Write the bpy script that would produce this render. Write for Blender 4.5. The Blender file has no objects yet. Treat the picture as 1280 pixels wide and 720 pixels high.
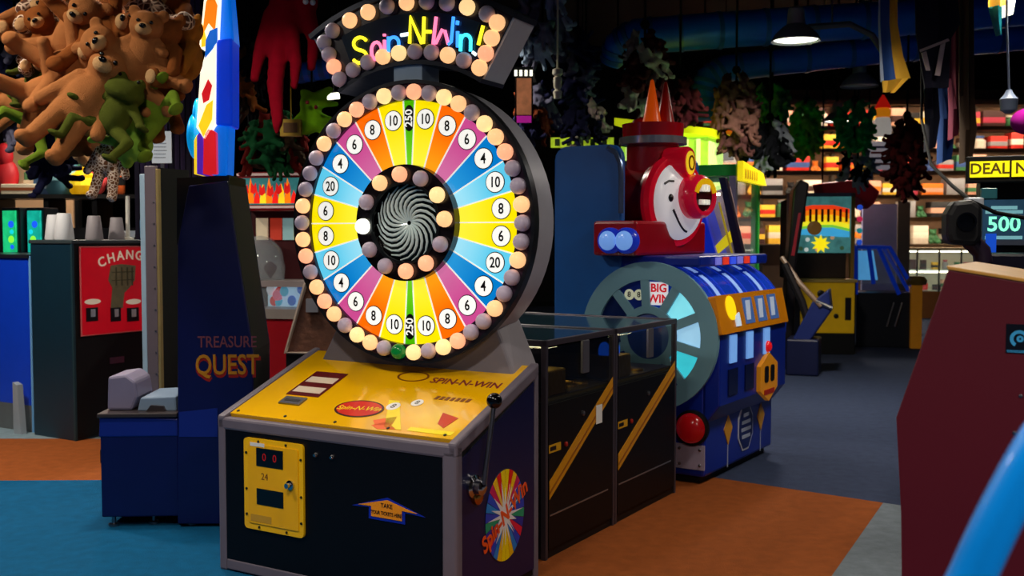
import bpy, math, random
from mathutils import Matrix, Vector
random.seed(7)
S = bpy.context.scene
COL = S.collection
PI = math.pi
R = math.radians
T = Matrix.Translation
def RX(a): return Matrix.Rotation(R(a), 4, 'X')
def RY(a): return Matrix.Rotation(R(a), 4, 'Y')
def RZ(a): return Matrix.Rotation(R(a), 4, 'Z')

# ---------------------------------------------------------------- camera, world, lights, exposure
FPX, EYE = 1320.0, 1.6
PITCH = math.atan(65 / FPX)
cam_data = bpy.data.cameras.new('camera')
cam_data.sensor_width = 36
cam_data.lens = FPX / 1280 * 36
cam_data.dof.use_dof = True
cam_data.dof.focus_distance = 5.2
cam_data.dof.aperture_fstop = 3.5
cam_data.clip_start = .05
cam = bpy.data.objects.new('camera', cam_data)
COL.objects.link(cam)
cam.location = (0, 0, EYE)
cam.rotation_euler = (PI / 2 - PITCH, 0, 0)
S.camera = cam

world = bpy.data.worlds.new('dim_hall'); S.world = world
world.use_nodes = True
bg = world.node_tree.nodes['Background']
bg.inputs[0].default_value = (.35, .45, .8, 1)
bg.inputs[1].default_value = .05
S.view_settings.view_transform = 'Standard'
S.view_settings.look = 'None'
S.view_settings.gamma = 1
S.view_settings.use_curve_mapping = False
S.view_settings.exposure = 0.0

# two house lamps, then fill lamps added for their light: (x, y, lit power); each one is built as a pendant lamp further down
LAMPS = [  # x, y, power, label
    (2.66, 10.0, 85, 'lit grey bell pendant lamp below the blue duct'),
    (4.24, 13.0, 0, 'unlit grey bell pendant lamp behind the lit one'),
    (3.3, 6.9, 40, 'added pendant fill lamp over the orange carpet corner, above the frame'),
    (-1.2, 2.3, 55, 'added pendant fill lamp over the blue carpet, above the frame'),
    (1.5, .45, 85, 'added pendant fill lamp over the near aisle, above the frame'),
    (-4.4, 7.0, 75, 'added pendant fill lamp over the change machine, above the frame'),
    (-3.6, 9.9, 60, 'added pendant fill lamp over the far left counter, above the frame'),
    (-1.9, 5.9, 32, 'added pendant fill lamp over the quest machine, above the frame'),
    (-.55, 9.5, 40, 'added pendant fill lamp hidden behind the wheel sign'),
    (2.3, 5.0, 26, 'added pendant fill lamp over the orange carpet, above the frame'),
    (-3.0, 4.2, 42, 'added pendant fill lamp over the bear bunch, above the frame'),
    (5.2, 17.0, 70, 'added pendant fill lamp before the prize shelving'),
]

# ---------------------------------------------------------------- pixel rays -> places
CAM = Vector((0, 0, EYE))
FW = Vector((0, math.cos(PITCH), -math.sin(PITCH)))
UP = Vector((0, math.sin(PITCH), math.cos(PITCH)))
def ray(px, py): return FW + Vector((1, 0, 0)) * ((px - 640) / FPX) + UP * ((360 - py) / FPX)
def at(px, py, Y):
    d = ray(px, py); return CAM + d * (Y / d.y)
def fl(px, py, z=0):
    d = ray(px, py); return CAM + d * ((z - EYE) / d.z)
class Frame:                     # a machine's own axes: x right along n, y back along u
    def __init__(s, o, a):
        s.o = Vector(o); s.a = a
        s.n = Vector((math.cos(R(a)), -math.sin(R(a)), 0)); s.u = Vector((math.sin(R(a)), math.cos(R(a)), 0))
    def loc(s, w):
        w = w - s.o; return Vector((w.dot(s.n), w.dot(s.u), w.z))
    def py(s, px, py, y):        # local point on plane y
        d = ray(px, py); q = s.o + s.u * y
        return s.loc(CAM + d * ((q - CAM).dot(s.u) / d.dot(s.u)))
    def px(s, px, py, x):
        d = ray(px, py); q = s.o + s.n * x
        return s.loc(CAM + d * ((q - CAM).dot(s.n) / d.dot(s.n)))
FACE_F = RX(90)                  # decals on a face that looks along -y
FACE_R = RZ(90) @ RX(90)         # on a face that looks along +x
FACE_L = RZ(-90) @ RX(90)        # on a face that looks along -x

# ---------------------------------------------------------------- materials
MATS = {}
def lin(c):
    return tuple((v / 255 / 12.92 if v <= 10.3 else ((v / 255 + .055) / 1.055) ** 2.4) for v in c) + (1,)
def mat(name, c, rough=.5, metal=0, emit=0, var=.12, scale=8, bump=0, bscale=60, coat=0, spec=.5):
    if name in MATS: return MATS[name]
    m = bpy.data.materials.new(name); m.use_nodes = True
    nt = m.node_tree; b = nt.nodes['Principled BSDF']; L = nt.links
    b.inputs['Roughness'].default_value = rough; b.inputs['Metallic'].default_value = metal
    b.inputs['Specular IOR Level'].default_value = spec
    b.inputs['Coat Weight'].default_value = coat
    col = lin(c)
    tc = nt.nodes.new('ShaderNodeTexCoord')
    nz = nt.nodes.new('ShaderNodeTexNoise'); nz.inputs['Scale'].default_value = scale; nz.inputs['Detail'].default_value = 3
    L.new(tc.outputs['Object'], nz.inputs['Vector'])
    mx = nt.nodes.new('ShaderNodeMix'); mx.data_type = 'RGBA'
    mx.inputs[6].default_value = tuple(v * (1 - var) for v in col[:3]) + (1,)
    mx.inputs[7].default_value = tuple(min(1, v * (1 + var)) for v in col[:3]) + (1,)
    L.new(nz.outputs['Fac'], mx.inputs[0])
    L.new(mx.outputs[2], b.inputs['Base Color'])
    if emit:
        L.new(mx.outputs[2], b.inputs['Emission Color']); b.inputs['Emission Strength'].default_value = emit
        b.inputs['Base Color'].default_value = (0, 0, 0, 1)
    if bump:
        n2 = nt.nodes.new('ShaderNodeTexNoise'); n2.inputs['Scale'].default_value = bscale; n2.inputs['Detail'].default_value = 4
        L.new(tc.outputs['Object'], n2.inputs['Vector'])
        bp = nt.nodes.new('ShaderNodeBump'); bp.inputs['Strength'].default_value = bump; bp.inputs['Distance'].default_value = .02
        L.new(n2.outputs['Fac'], bp.inputs['Height']); L.new(bp.outputs['Normal'], b.inputs['Normal'])
    MATS[name] = m
    return m
def glass(name, c, alpha=.25, rough=.03):
    if name in MATS: return MATS[name]
    m = bpy.data.materials.new(name); m.use_nodes = True
    nt = m.node_tree; b = nt.nodes['Principled BSDF']
    b.inputs['Base Color'].default_value = lin(c); b.inputs['Roughness'].default_value = rough
    b.inputs['Alpha'].default_value = alpha; b.inputs['Specular IOR Level'].default_value = .8
    MATS[name] = m
    return m
def patchy(name, dark, line, scale=28):      # giraffe / leopard plush
    m = bpy.data.materials.new(name); m.use_nodes = True
    nt = m.node_tree; b = nt.nodes['Principled BSDF']; L = nt.links
    tc = nt.nodes.new('ShaderNodeTexCoord'); v = nt.nodes.new('ShaderNodeTexVoronoi')
    v.feature = 'DISTANCE_TO_EDGE'; v.inputs['Scale'].default_value = scale
    L.new(tc.outputs['Object'], v.inputs['Vector'])
    r = nt.nodes.new('ShaderNodeValToRGB')
    r.color_ramp.elements[0].position = .06; r.color_ramp.elements[0].color = lin(line)
    r.color_ramp.elements[1].position = .14; r.color_ramp.elements[1].color = lin(dark)
    L.new(v.outputs['Distance'], r.inputs[0]); L.new(r.outputs[0], b.inputs['Base Color'])
    b.inputs['Roughness'].default_value = .95
    MATS[name] = m
    return m

# ---------------------------------------------------------------- mesh builder
class MB:
    def __init__(s, M=None): s.v = []; s.f = []; s.M = M or Matrix()
    def add(s, vs, fs, M=None):
        k = len(s.v); X = s.M @ M if M is not None else s.M
        s.v += [X @ Vector(p) for p in vs]; s.f += [tuple(i + k for i in q) for q in fs]
        return s
    def box(s, x0, x1, y0, y1, z0, z1, M=None):
        return s.add([(x0, y0, z0), (x1, y0, z0), (x1, y1, z0), (x0, y1, z0), (x0, y0, z1), (x1, y0, z1), (x1, y1, z1), (x0, y1, z1)],
                     [(0, 3, 2, 1), (4, 5, 6, 7), (0, 1, 5, 4), (1, 2, 6, 5), (2, 3, 7, 6), (3, 0, 4, 7)], M)
    def prism(s, poly, h0, h1, M=None):          # polygon in xy, from z=h0 to h1
        a = sum(poly[i][0] * poly[(i + 1) % len(poly)][1] - poly[(i + 1) % len(poly)][0] * poly[i][1] for i in range(len(poly)))
        p = poly if a > 0 else poly[::-1]
        n = len(p)
        return s.add([(x, y, h0) for x, y in p] + [(x, y, h1) for x, y in p],
                     [tuple(range(n))[::-1], tuple(range(n, 2 * n))] + [(i, (i + 1) % n, n + (i + 1) % n, n + i) for i in range(n)], M)
    def prof(s, poly, x0, x1, M=None):           # profile in (y, z), extruded along x
        return s.prism(poly, x0, x1, (M or Matrix()) @ Matrix(((0, 0, 1, 0), (1, 0, 0, 0), (0, 1, 0, 0), (0, 0, 0, 1))))
    def lathe(s, pr, seg=20, M=None):            # profile (r, z) round z, ends closed
        n = len(pr); vs = []; fs = []
        for r, z in pr:
            for k in range(seg):
                a = 2 * PI * k / seg; vs.append((r * math.cos(a), r * math.sin(a), z))
        for i in range(n - 1):
            for k in range(seg):
                k2 = (k + 1) % seg; fs.append((i * seg + k, i * seg + k2, (i + 1) * seg + k2, (i + 1) * seg + k))
        fs.append(tuple(range(seg))[::-1]); fs.append(tuple((n - 1) * seg + k for k in range(seg)))
        return s.add(vs, fs, M)
    def ring(s, r0, r1, h0, h1, seg=48, M=None, a0=0, a1=360):   # flat annulus sector, angle clockwise from +y, xy plane
        full = a1 - a0 >= 359.9; n = seg; vs = []; fs = []
        for k in range(n + (0 if full else 1)):
            a = R(a0 + (a1 - a0) * k / n); sn, cs = math.sin(a), math.cos(a)
            vs += [(r0 * sn, r0 * cs, h0), (r1 * sn, r1 * cs, h0), (r1 * sn, r1 * cs, h1), (r0 * sn, r0 * cs, h1)]
        N = len(vs)
        for k in range(n):
            a = 4 * k; b = (4 * (k + 1)) % N if full else 4 * (k + 1)
            for i in range(4): fs.append((a + i, a + (i + 1) % 4, b + (i + 1) % 4, b + i))
        if not full: fs += [(3, 2, 1, 0), (N - 4, N - 3, N - 2, N - 1)]
        return s.add(vs, fs, M)
    def tube(s, pts, r, seg=8, M=None, closed=False):
        P = [Vector(p) for p in pts]; n = len(P); vs = []; fs = []
        rr = r if isinstance(r, (list, tuple)) else [r] * n
        prev = None
        for i in range(n):
            a = P[(i - 1) % n] if closed or i else P[i]; b = P[(i + 1) % n] if closed or i < n - 1 else P[i]
            t = (b - a).normalized()
            if prev is None:
                x = t.orthogonal().normalized()
            else:
                x = (prev - t * prev.dot(t)).normalized()
            prev = x; y = t.cross(x)
            for k in range(seg):
                q = 2 * PI * k / seg; vs.append(P[i] + (x * math.cos(q) + y * math.sin(q)) * rr[i])
        for i in range(n if closed else n - 1):
            j = (i + 1) % n
            for k in range(seg):
                k2 = (k + 1) % seg; fs.append((i * seg + k, i * seg + k2, j * seg + k2, j * seg + k))
        if not closed: fs += [tuple(range(seg))[::-1], tuple((n - 1) * seg + k for k in range(seg))]
        return s.add(vs, fs, M)
    def sph(s, c, r, seg=14, rings=9, M=None):
        if not isinstance(r, (tuple, list)): r = (r, r, r)
        vs = [(c[0], c[1], c[2] - r[2])]; fs = []
        for i in range(1, rings):
            p = PI * i / rings - PI / 2
            for k in range(seg):
                a = 2 * PI * k / seg
                vs.append((c[0] + r[0] * math.cos(p) * math.cos(a), c[1] + r[1] * math.cos(p) * math.sin(a), c[2] + r[2] * math.sin(p)))
        vs.append((c[0], c[1], c[2] + r[2])); N = len(vs) - 1
        for k in range(seg):
            k2 = (k + 1) % seg
            fs.append((0, 1 + k2, 1 + k)); fs.append((N, N - seg + k, N - seg + k2))
            for i in range(rings - 2): fs.append((1 + i * seg + k, 1 + i * seg + k2, 1 + (i + 1) * seg + k2, 1 + (i + 1) * seg + k))
        return s.add(vs, fs, M)
    def cyl(s, p, q, r, seg=16, r2=None): return s.tube([p, q], [r, r if r2 is None else r2], seg)
    def mesh(s, name, smooth=False):
        me = bpy.data.meshes.new(name); me.from_pydata([tuple(v) for v in s.v], [], s.f); me.validate()
        if smooth: me.shade_smooth(); me.set_sharp_from_angle(angle=R(42))
        return me
    def build(s, name, m, parent=None, smooth=False, bevel=0):
        return obj(name, s.mesh(name, smooth), m, parent, bevel)
def obj(name, me, m, parent=None, bevel=0):
    o = bpy.data.objects.new(name, me); COL.objects.link(o)
    if m is not None:
        if not me.materials: me.materials.append(m)
        elif me.materials[0] != m:
            o.material_slots[0].link = 'OBJECT'; o.material_slots[0].material = m
    if parent: o.parent = parent
    if bevel:
        bv = o.modifiers.new('bevel', 'BEVEL'); bv.width = bevel; bv.segments = 2; bv.limit_method = 'ANGLE'; bv.angle_limit = R(40)
    return o
def tag(o, label, cat, group=None, kind=None):
    o['label'] = label; o['category'] = cat
    if group: o['group'] = group
    if kind: o['kind'] = kind
    return o
def thing(name, label, cat, o=(0, 0, 0), a=0, group=None):
    e = bpy.data.objects.new(name, None); COL.objects.link(e); e.empty_display_size = .1
    e.location = o; e.rotation_euler = (0, 0, -R(a))
    return tag(e, label, cat, group)
def struct(o): o['kind'] = 'structure'; return o
def box(name, b, m, parent=None, bevel=0, M=None): return MB(M).box(*b).build(name, m, parent, False, bevel)
def flat(name, pts, M, m, parent, t=.003): return MB(M).prism(pts, 0, t).build(name, m, parent)
def circ(r, n=24, rx=None, cx=0, cy=0): return [(cx + (rx or r) * math.cos(2 * PI * k / n), cy + r * math.sin(2 * PI * k / n)) for k in range(n)]
def rect(x0, x1, y0, y1): return [(x0, y0), (x1, y0), (x1, y1), (x0, y1)]
def rrect(x0, x1, y0, y1, r, n=4):
    o = []
    for cx, cy, a in ((x1 - r, y0 + r, -90), (x1 - r, y1 - r, 0), (x0 + r, y1 - r, 90), (x0 + r, y0 + r, 180)):
        for k in range(n + 1):
            q = R(a + 90 * k / n); o.append((cx + r * math.cos(q), cy + r * math.sin(q)))
    return o
def star(n, r0, r1, j=0):
    return [((r1 if k % 2 == 0 else r0) * (1 + j * random.uniform(-1, 1)) * math.sin(PI * k / n), (r1 if k % 2 == 0 else r0) * (1 + j * random.uniform(-1, 1)) * math.cos(PI * k / n)) for k in range(2 * n)]
TXT = {}
def text(s, size, m, parent, M, t=.002, name='lettering', sx=1, bold=0, shear=0):
    key = (s, t, bold, shear)
    if key not in TXT:
        c = bpy.data.curves.new('t', 'FONT'); c.body = s; c.size = 1; c.align_x = 'CENTER'; c.align_y = 'CENTER'
        c.extrude = .5; c.offset = bold; c.resolution_u = 3; c.shear = shear
        o = bpy.data.objects.new('t', c); COL.objects.link(o)
        bpy.context.view_layer.update()
        dg = bpy.context.evaluated_depsgraph_get()
        me = bpy.data.meshes.new_from_object(o.evaluated_get(dg))
        TXT[key] = ([tuple(v.co) for v in me.vertices], [tuple(p.vertices) for p in me.polygons])
        bpy.data.objects.remove(o); bpy.data.meshes.remove(me)
    vs, fs = TXT[key]
    return MB(M).add([(x * size * sx, y * size, (z + .5) * t) for x, y, z in vs], fs).build(name, m, parent)
def copy_tree(o, parent=None, group=None, label=None):
    c = o.copy(); COL.objects.link(c); c.parent = parent
    if label: c['label'] = label
    for ch in list(o.children): copy_tree(ch, c)
    return c

# shared materials
BLACK = mat('black_laminate', (7, 7, 9), .55, spec=.3)
GLOSSBLK = mat('gloss_black', (5, 5, 8), .12)
NAVY = mat('navy_laminate', (8, 12, 62), .4)
CHROME = mat('chrome', (190, 190, 195), .15, 1)
GREY = mat('grey_molding', (104, 96, 110), .5)
STEEL = mat('brushed_steel', (130, 130, 138), .3, 1, bump=.05)
WHITE = mat('white_plastic', (225, 225, 225), .4)
RED = mat('red_plastic', (190, 8, 22), .3)
YEL = mat('yellow_paint', (255, 190, 0), .35)
CORD = mat('black_cord', (6, 6, 7), .8, spec=.2)
PRINTBLK = mat('black_print', (8, 6, 8), .4)
DGLASS = glass('dark_glass', (15, 20, 35), .35)
CGLASS = glass('clear_glass', (200, 220, 230), .14)
# ---------------------------------------------------------------- the room
CARPET = dict(rough=.95, bump=.5, bscale=160, var=.3, scale=14, spec=.15)
floor = struct(box('floor', (-10, 17, -4, 25, -.1, 0), mat('carpet_slate', (52, 62, 88), **CARPET)))
floor['label'] = 'dark slate blue carpet running down the aisle'
def carpet(pts, m, label):
    o = MB().prism(pts, -.02, .003).build('carpet_panel', m, floor); o['label'] = label
B_, C_ = (2.225, 6.26), (1.508, 4.903)
C2 = (.55, 3.09)
OR_ = mat('carpet_orange', (142, 74, 30), **CARPET)
carpet([B_, C_, C2, (-.6, 3.3), (-.5, 4.4), (.75, 7.362)], OR_, 'orange carpet panel beside the train machine')
carpet([B_, (3.6, 5.23), (2.6, 2.4), C2, C_], mat('carpet_grey', (112, 122, 132), **CARPET), 'grey carpet panel in front of the maroon cabinet')
carpet([(-9, 6.72), (-1.2, 6.88), (-1.2, 8.25), (-9, 8.3)], OR_, 'orange carpet band before the change machine')
carpet([(-9, -3.5), (-.62, -3.5), (-.62, 4.2), (-.5, 5), (-1.2, 6.88), (-9, 6.72)], mat('carpet_blue', (0, 80, 122), **CARPET), 'teal blue carpet panel at the near left')
carpet([(-9, 8.3), (-1.2, 8.25), (-1.2, 9.6), (-9, 9.6)], mat('carpet_pale', (120, 140, 150), **CARPET), 'pale grey carpet strip before the blue counter')
WALLM = mat('black_wall_paint', (14, 14, 20), .8)
CEIL = mat('black_ceiling_paint', (6, 6, 9), .9)
struct(box('ceiling', (-10, 17, -4, 25, 5.4, 5.5), CEIL))
struct(box('wall_back', (-10, 17, 24.0, 24.2, 0, 5.4), WALLM))
struct(box('wall_left', (-10.2, -10, -4, 25, 0, 5.4), WALLM))
struct(box('wall_right', (17, 17.2, -4, 25, 0, 5.4), WALLM))
struct(box('baseboard_back', (-10, 17, 23.95, 24, 0, .12), BLACK))

# ---------------------------------------------------------------- spin wheel machine
FS = Frame(fl(571, 779), 31)
sp = thing('prize_wheel_machine', 'large prize wheel machine with rainbow wheel, bulbs and navy cabinet', 'arcade machine', FS.o, 31)
W, D, H0, H1 = 1.375, .69, .735, 1.0
def topz(y): return H0 + (H1 - H0) * y / D
# cabinet body behind the frame and panels
MB().prof([(.012, .02), (D - .012, .02), (D - .012, H1 - .03), (.012, H0 - .03)], -W + .012, -.012).build('cabinet_body', BLACK, sp)
FRT = mat('front_panel_black', (5, 5, 12), .45, spec=.25)
box('front_panel', (-W + .05, -.075, .004, .014, .06, H0 - .055), FRT, sp)
MB().prof([(.05, .05), (D - .04, .05), (D - .04, H1 - .075), (.05, H0 - .06)], -.013, -.005).build('side_panel', NAVY, sp)
MB().prof([(.05, .05), (D - .04, .05), (D - .04, H1 - .075), (.05, H0 - .06)], -W + .005, -W + .013).build('side_panel', NAVY, sp)
for x0, x1 in ((-.075, 0), (-W, -W + .05)):
    box('corner_post', (x0, x1, 0, .05, 0, H0 - .02), GREY, sp, .012)
    MB().box(x0 if x0 > -1 else -W, x0 + .045 if x0 < -1 else 0, D - .04, D, 0, H1 - .02).build('rear_post', GREY, sp, bevel=.01)
box('front_rail', (-W, 0, 0, .05, H0 - .055, H0 + .004), GREY, sp, .012)
box('bottom_rail', (-W + .05, -.075, .0, .03, .01, .06), GREY, sp, .006)
for x0, x1 in ((-.045, 0), (-W, -W + .045)):
    MB().prof([(0, H0 - .05), (D, H1 - .05), (D, H1 + .012), (0, H0 + .012)], x0, x1).build('sloped_rail', GREY, sp, bevel=.01)
# sloped yellow control panel
PM = T((0, 0, H0)) @ RX(math.degrees(math.atan2(H1 - H0, D)))       # its frame: x right, y up the slope, z out
SL = math.hypot(D, H1 - H0)
PAN = mat('yellow_panel_print', (235, 178, 0), .16, var=.1, scale=3, coat=.5)
box('control_panel', (-W + .045, -.045, .045, SL - .02, -.02, .004), PAN, sp, M=PM)
def pn(name, pts, m, t=.002, z=.0045): return flat(name, pts, PM @ T((0, 0, z)), m, sp, t)
DKRED = mat('dark_red_print', (88, 10, 14), .25); ORG = mat('orange_print', (240, 100, 10), .25)
LYEL = mat('light_yellow_print', (255, 225, 20), .25); BRN = mat('brown_print', (120, 60, 10), .3)
card = pn('instruction_card', [(-1.16, .26), (-.955, .26), (-.955, .5), (-1.16, .5)], DKRED)
for k in range(2): flat('text_band', rect(-1.145, -.97, .29 + .1 * k, .345 + .1 * k), PM @ T((0, 0, .0066)), mat('pale_print', (205, 190, 170), .4), card, .0008)
pn('coin_slot_plate', rect(-1.13, -1.0, .17, .235), STEEL, .008)
pn('coin_slot', rect(-1.11, -1.02, .192, .21), PRINTBLK, .0095)
ov = pn('oval_badge', circ(.075, 28, .135, -.66, .2), mat('badge_rim', (60, 5, 10), .25), .0015)
flat('badge_field', circ(.066, 28, .124, -.66, .2), PM @ T((0, 0, .006)), mat('badge_red', (205, 30, 12), .25), ov, .001)
text('Spin-N-Win', .05, LYEL, ov, PM @ T((-.66, .2, .0068)) @ RZ(4), .001, shear=.2)
for pts, m in (([(-.56, .3), (-.5, .3), (-.33, .07), (-.42, .07)], LYEL), ([(-.52, .12), (-.42, .17), (-.4, .1), (-.48, .08)], ORG),
               ([(-.3, .07), (-.07, .07), (-.07, .1), (-.3, .1)], LYEL), ([(-.22, .24), (-.12, .21), (-.14, .12), (-.19, .15)], mat('red_print', (200, 20, 10), .3)),
               ([(-.44, .12), (-.36, .07), (-.45, .055), (-.5, .08)], ORG)):
    pn('printed_streak', pts, m, .0012)
for x, y, s in ((-.5, .25, .034), (-.4, .3, .03)):
    c = pn('number_spot', circ(s, 18, None, x, y), mat('number_white', (235, 235, 235), .4), .0016)
    text('8', s * 1.5, PRINTBLK, c, PM @ T((x, y, .0062)), .0006)
MB(PM).ring(.052, .06, .0045, .006, 30, T((-.58, .53, 0)) @ Matrix.Diagonal((1.5, .8, 1, 1))).build('printed_ring', BRN, sp)
text('SPIN-N-WIN', .07, mat('maroon_print', (120, 20, 40), .3), sp, PM @ T((-.27, .51, .0045)), .0015, bold=.01)
for k in range(7): pn('print_mark', [(-.34 + .028 * k, .345), (-.322 + .028 * k, .345), (-.318 + .028 * k, .375), (-.336 + .028 * k, .375)], BRN, .0012)
for x in (-1.3, -1.0, -.7, -.4, -.1):
    MB(PM).lathe([(.008, .004), (.008, .007), (.004, .009)], 10, T((x, .07, 0))).build('panel_screw', BLACK, sp)
# yellow coin door on the front
FF = T((0, 0, 0)) @ FACE_F
door = flat('coin_door', rrect(-1.195, -.828, .232, .66, .02), T((0, .004, 0)) @ FACE_F, YEL, sp, .012)
DK = mat('display_black', (6, 5, 8), .1)
flat('door_leaf', rrect(-1.165, -.855, .262, .635, .01), T((0, -.008, 0)) @ FACE_F, mat('door_yellow', (246, 180, 0), .35), door, .004)
for x0, x1, z0, z1 in ((-1.11, -.945, .535, .62), (-1.11, -.945, .355, .43)):
    flat('door_window', rect(x0, x1, z0, z1), T((0, -.011, 0)) @ FACE_F, DK, door, .003)
LED = mat('red_led', (150, 16, 16), .3, emit=.4)
for x in (-1.06, -.995): text('0', .05, LED, door, T((x, -.014, .578)) @ FACE_F, .001, 'digit')
text('24', .045, BRN, door, T((-1.06, -.012, .487)) @ FACE_F, .001)
flat('serial_plate', rect(-1.15, -1.06, .625, .642), T((0, -.011, 0)) @ FACE_F, WHITE, door, .002)
flat('serial_plate', rect(-1.15, -1.02, .272, .305), T((0, -.011, 0)) @ FACE_F, mat('tan_print', (200, 150, 40), .4), door, .002)
MB(T((-.9, -.012, .47)) @ FACE_F).lathe([(.022, 0), (.022, .008), (.012, .01), (.012, .03), (.005, .03)], 16).build('door_lock', CHROME, door, True)
for x in (-1.19 + .012, -.84):
    for z in (.3, .42, .59): MB(T((x, -.008, z)) @ FACE_F).lathe([(.006, 0), (.006, .004), (.003, .006)], 10).build('door_screw', BLACK, door)
for x in (-1.1, -.93):
    for z in (.246, .648): MB(T((x, -.008, z)) @ FACE_F).lathe([(.006, 0), (.006, .004), (.003, .006)], 10).build('door_screw', BLACK, door)
for x in (-.76, -.665): MB(T((x, .004, .62)) @ FACE_F).lathe([(.012, 0), (.012, .006), (.006, .014), (.003, .014)], 12).build('front_bolt', CHROME, sp, True)
# ticket arrow
ar = flat('ticket_arrow', [(-.555, .42), (-.46, .425), (-.46, .375), (-.265, .375), (-.265, .425), (-.16, .42), (-.36, .478)], T((0, .004, 0)) @ FACE_F, mat('arrow_blue', (20, 40, 170), .3), sp, .003)
flat('arrow_field', [(-.52, .43), (-.445, .432), (-.445, .388), (-.28, .388), (-.28, .432), (-.2, .43), (-.36, .468)], T((0, .0005, 0)) @ FACE_F, mat('arrow_orange', (245, 150, 20), .3), ar, .002)
text('TAKE', .026, PRINTBLK, ar, T((-.36, -.002, .442)) @ FACE_F, .001, bold=.01)
text('YOUR TICKETS HERE', .022, PRINTBLK, ar, T((-.362, -.002, .408)) @ FACE_F, .001, sx=.8, bold=.01)
# lever on the right side
lv = MB()
lv.lathe([(.05, 0), (.05, .012), (.034, .02), (.034, .05), (.02, .06)], 20, T((-.005, .13, .545)) @ FACE_R)
lev = lv.build('lever_base', CHROME, sp, True)
MB().tube([(.05, .13, .56), (.055, .145, .66), (.06, .17, .78), (.062, .19, .885)], [.014, .011, .011, .011], 10).build('lever_rod', STEEL, sp, True)
MB().sph((.062, .195, .905), .034, 18, 12).build('lever_knob', GLOSSBLK, sp, True)
MB(T((-.005, .15, .5)) @ FACE_R).lathe([(.036, 0), (.036, .02), (.02, .03)], 16).build('lever_stop', mat('brass', (190, 140, 70), .25, 1), sp, True)
# round side decal: rainbow wheel behind a white burst
SM = T((-.005, .39, .363)) @ FACE_R @ Matrix.Diagonal((.8, 1, 1, 1))
WC = [(250, 215, 0), (225, 20, 15), (250, 200, 0), (200, 15, 90), (20, 70, 200), (0, 130, 215), (20, 60, 190), (0, 150, 110), (20, 40, 150), (220, 20, 60), (20, 60, 190), (0, 120, 210), (245, 190, 0), (250, 215, 0)]
dec = flat('side_decal', circ(.208, 36), SM, mat('decal_navy', (12, 16, 60), .3), sp, .0015)
for k in range(28):
    c = WC[min(k, 27 - k)]
    MB(SM).ring(.02, .204, .0016, .0028, 3, None, k * 360 / 28, (k + 1) * 360 / 28 - 1).build('decal_wedge', mat('decal_%d_%d_%d' % c, c, .3), dec)
flat('decal_burst', star(20, .05, .15, .25), SM @ T((0, 0, .003)), mat('burst_white', (225, 225, 230), .35), dec, .001)
text('Spin-N-Win', .105, mat('decal_orange', (235, 84, 25), .3), dec, SM @ T((0, .0, .0042)) @ RZ(24), .001, bold=.03)

# pedestal behind the panel
PED = mat('pedestal_grey', (128, 122, 132), .5)
pd = MB()
b0 = [(-1.24, .585, .95), (-.07, .585, .95), (-.05, D + .1, .95), (-1.26, D + .1, .95)]
b1 = [(-.95, .6, 1.45), (-.3, .6, 1.45), (-.25, D + .06, 1.45), (-1.0, D + .06, 1.45)]
pd.add(b0 + b1, [(0, 3, 2, 1), (4, 5, 6, 7), (0, 1, 5, 4), (1, 2, 6, 5), (2, 3, 7, 6), (3, 0, 4, 7)]).build('pedestal', PED, sp, bevel=.012)
# wheel head
CX, CZ, WY = -.6, 1.662, .5
HM = T((CX, WY, CZ)) @ RZ(4) @ FACE_F           # x right, y up, z toward the viewer
DRUM = mat('drum_dark', (34, 32, 40), .35); DSIDE = mat('drum_grey', (176, 176, 190), .35, .1)
MB(HM).ring(.02, .66, -.2, -.012, 72).build('wheel_drum', DSIDE, sp, True)
MB(HM).ring(.58, .662, -.012, .02, 72).build('wheel_rim', mat('rim_dark_purple', (42, 22, 44), .3), sp, True)
MB(HM).ring(.655, .672, -.02, .03, 72).build('rim_edge', mat('rim_edge_steel', (60, 62, 70), .3, .8), sp, True)
SEGC = {'g': (70, 175, 0), 'y': (250, 225, 0), 'o': (255, 105, 0), 'm': (196, 72, 140), 'b': (0, 118, 196), 'c': (90, 198, 232)}
def lit(name, c, e, inner=None):           # backlit art: paler middle, print and backlight painted into the emission colour
    if name in MATS: return MATS[name]
    m = mat(name, c, .25, emit=e, var=.03)
    nt = m.node_tree; b = nt.nodes['Principled BSDF']
    if inner:
        tc = nt.nodes.new('ShaderNodeTexCoord'); vm = nt.nodes.new('ShaderNodeVectorMath'); vm.operation = 'DISTANCE'
        vm.inputs[1].default_value = (CX, WY, CZ); nt.links.new(tc.outputs['Object'], vm.inputs[0])
        rp = nt.nodes.new('ShaderNodeValToRGB')
        rp.color_ramp.elements[0].position = .3; rp.color_ramp.elements[0].color = lin(inner)
        rp.color_ramp.elements[1].position = .46; rp.color_ramp.elements[1].color = lin(c)
        nt.links.new(vm.outputs['Value'], rp.inputs[0]); nt.links.new(rp.outputs[0], b.inputs['Emission Color'])
    for l in list(b.inputs['Base Color'].links): nt.links.remove(l)
    b.inputs['Base Color'].default_value = tuple(v * .4 for v in lin(c)[:3]) + (1,)
    return m
INN = {'g': (110, 205, 30), 'y': (255, 240, 60), 'o': (255, 160, 20), 'm': (206, 110, 160), 'b': (40, 150, 215), 'c': (160, 225, 245)}
order = [('250', 'g'), ('10', 'y'), ('8', 'o'), ('6', 'm'), ('4', 'b'), ('10', 'c'), ('8', 'y'), ('6', 'y'), ('20', 'c'), ('4', 'b'), ('6', 'm'), ('8', 'o'), ('10', 'y')]
order = order + [('250', 'g'), ('10', 'y'), ('8', 'o'), ('6', 'm'), ('4', 'b'), ('10', 'c'), ('8', 'y'), ('6', 'y'), ('20', 'c'), ('4', 'b'), ('6', 'm'), ('8', 'o'), ('10', 'y')]
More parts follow.
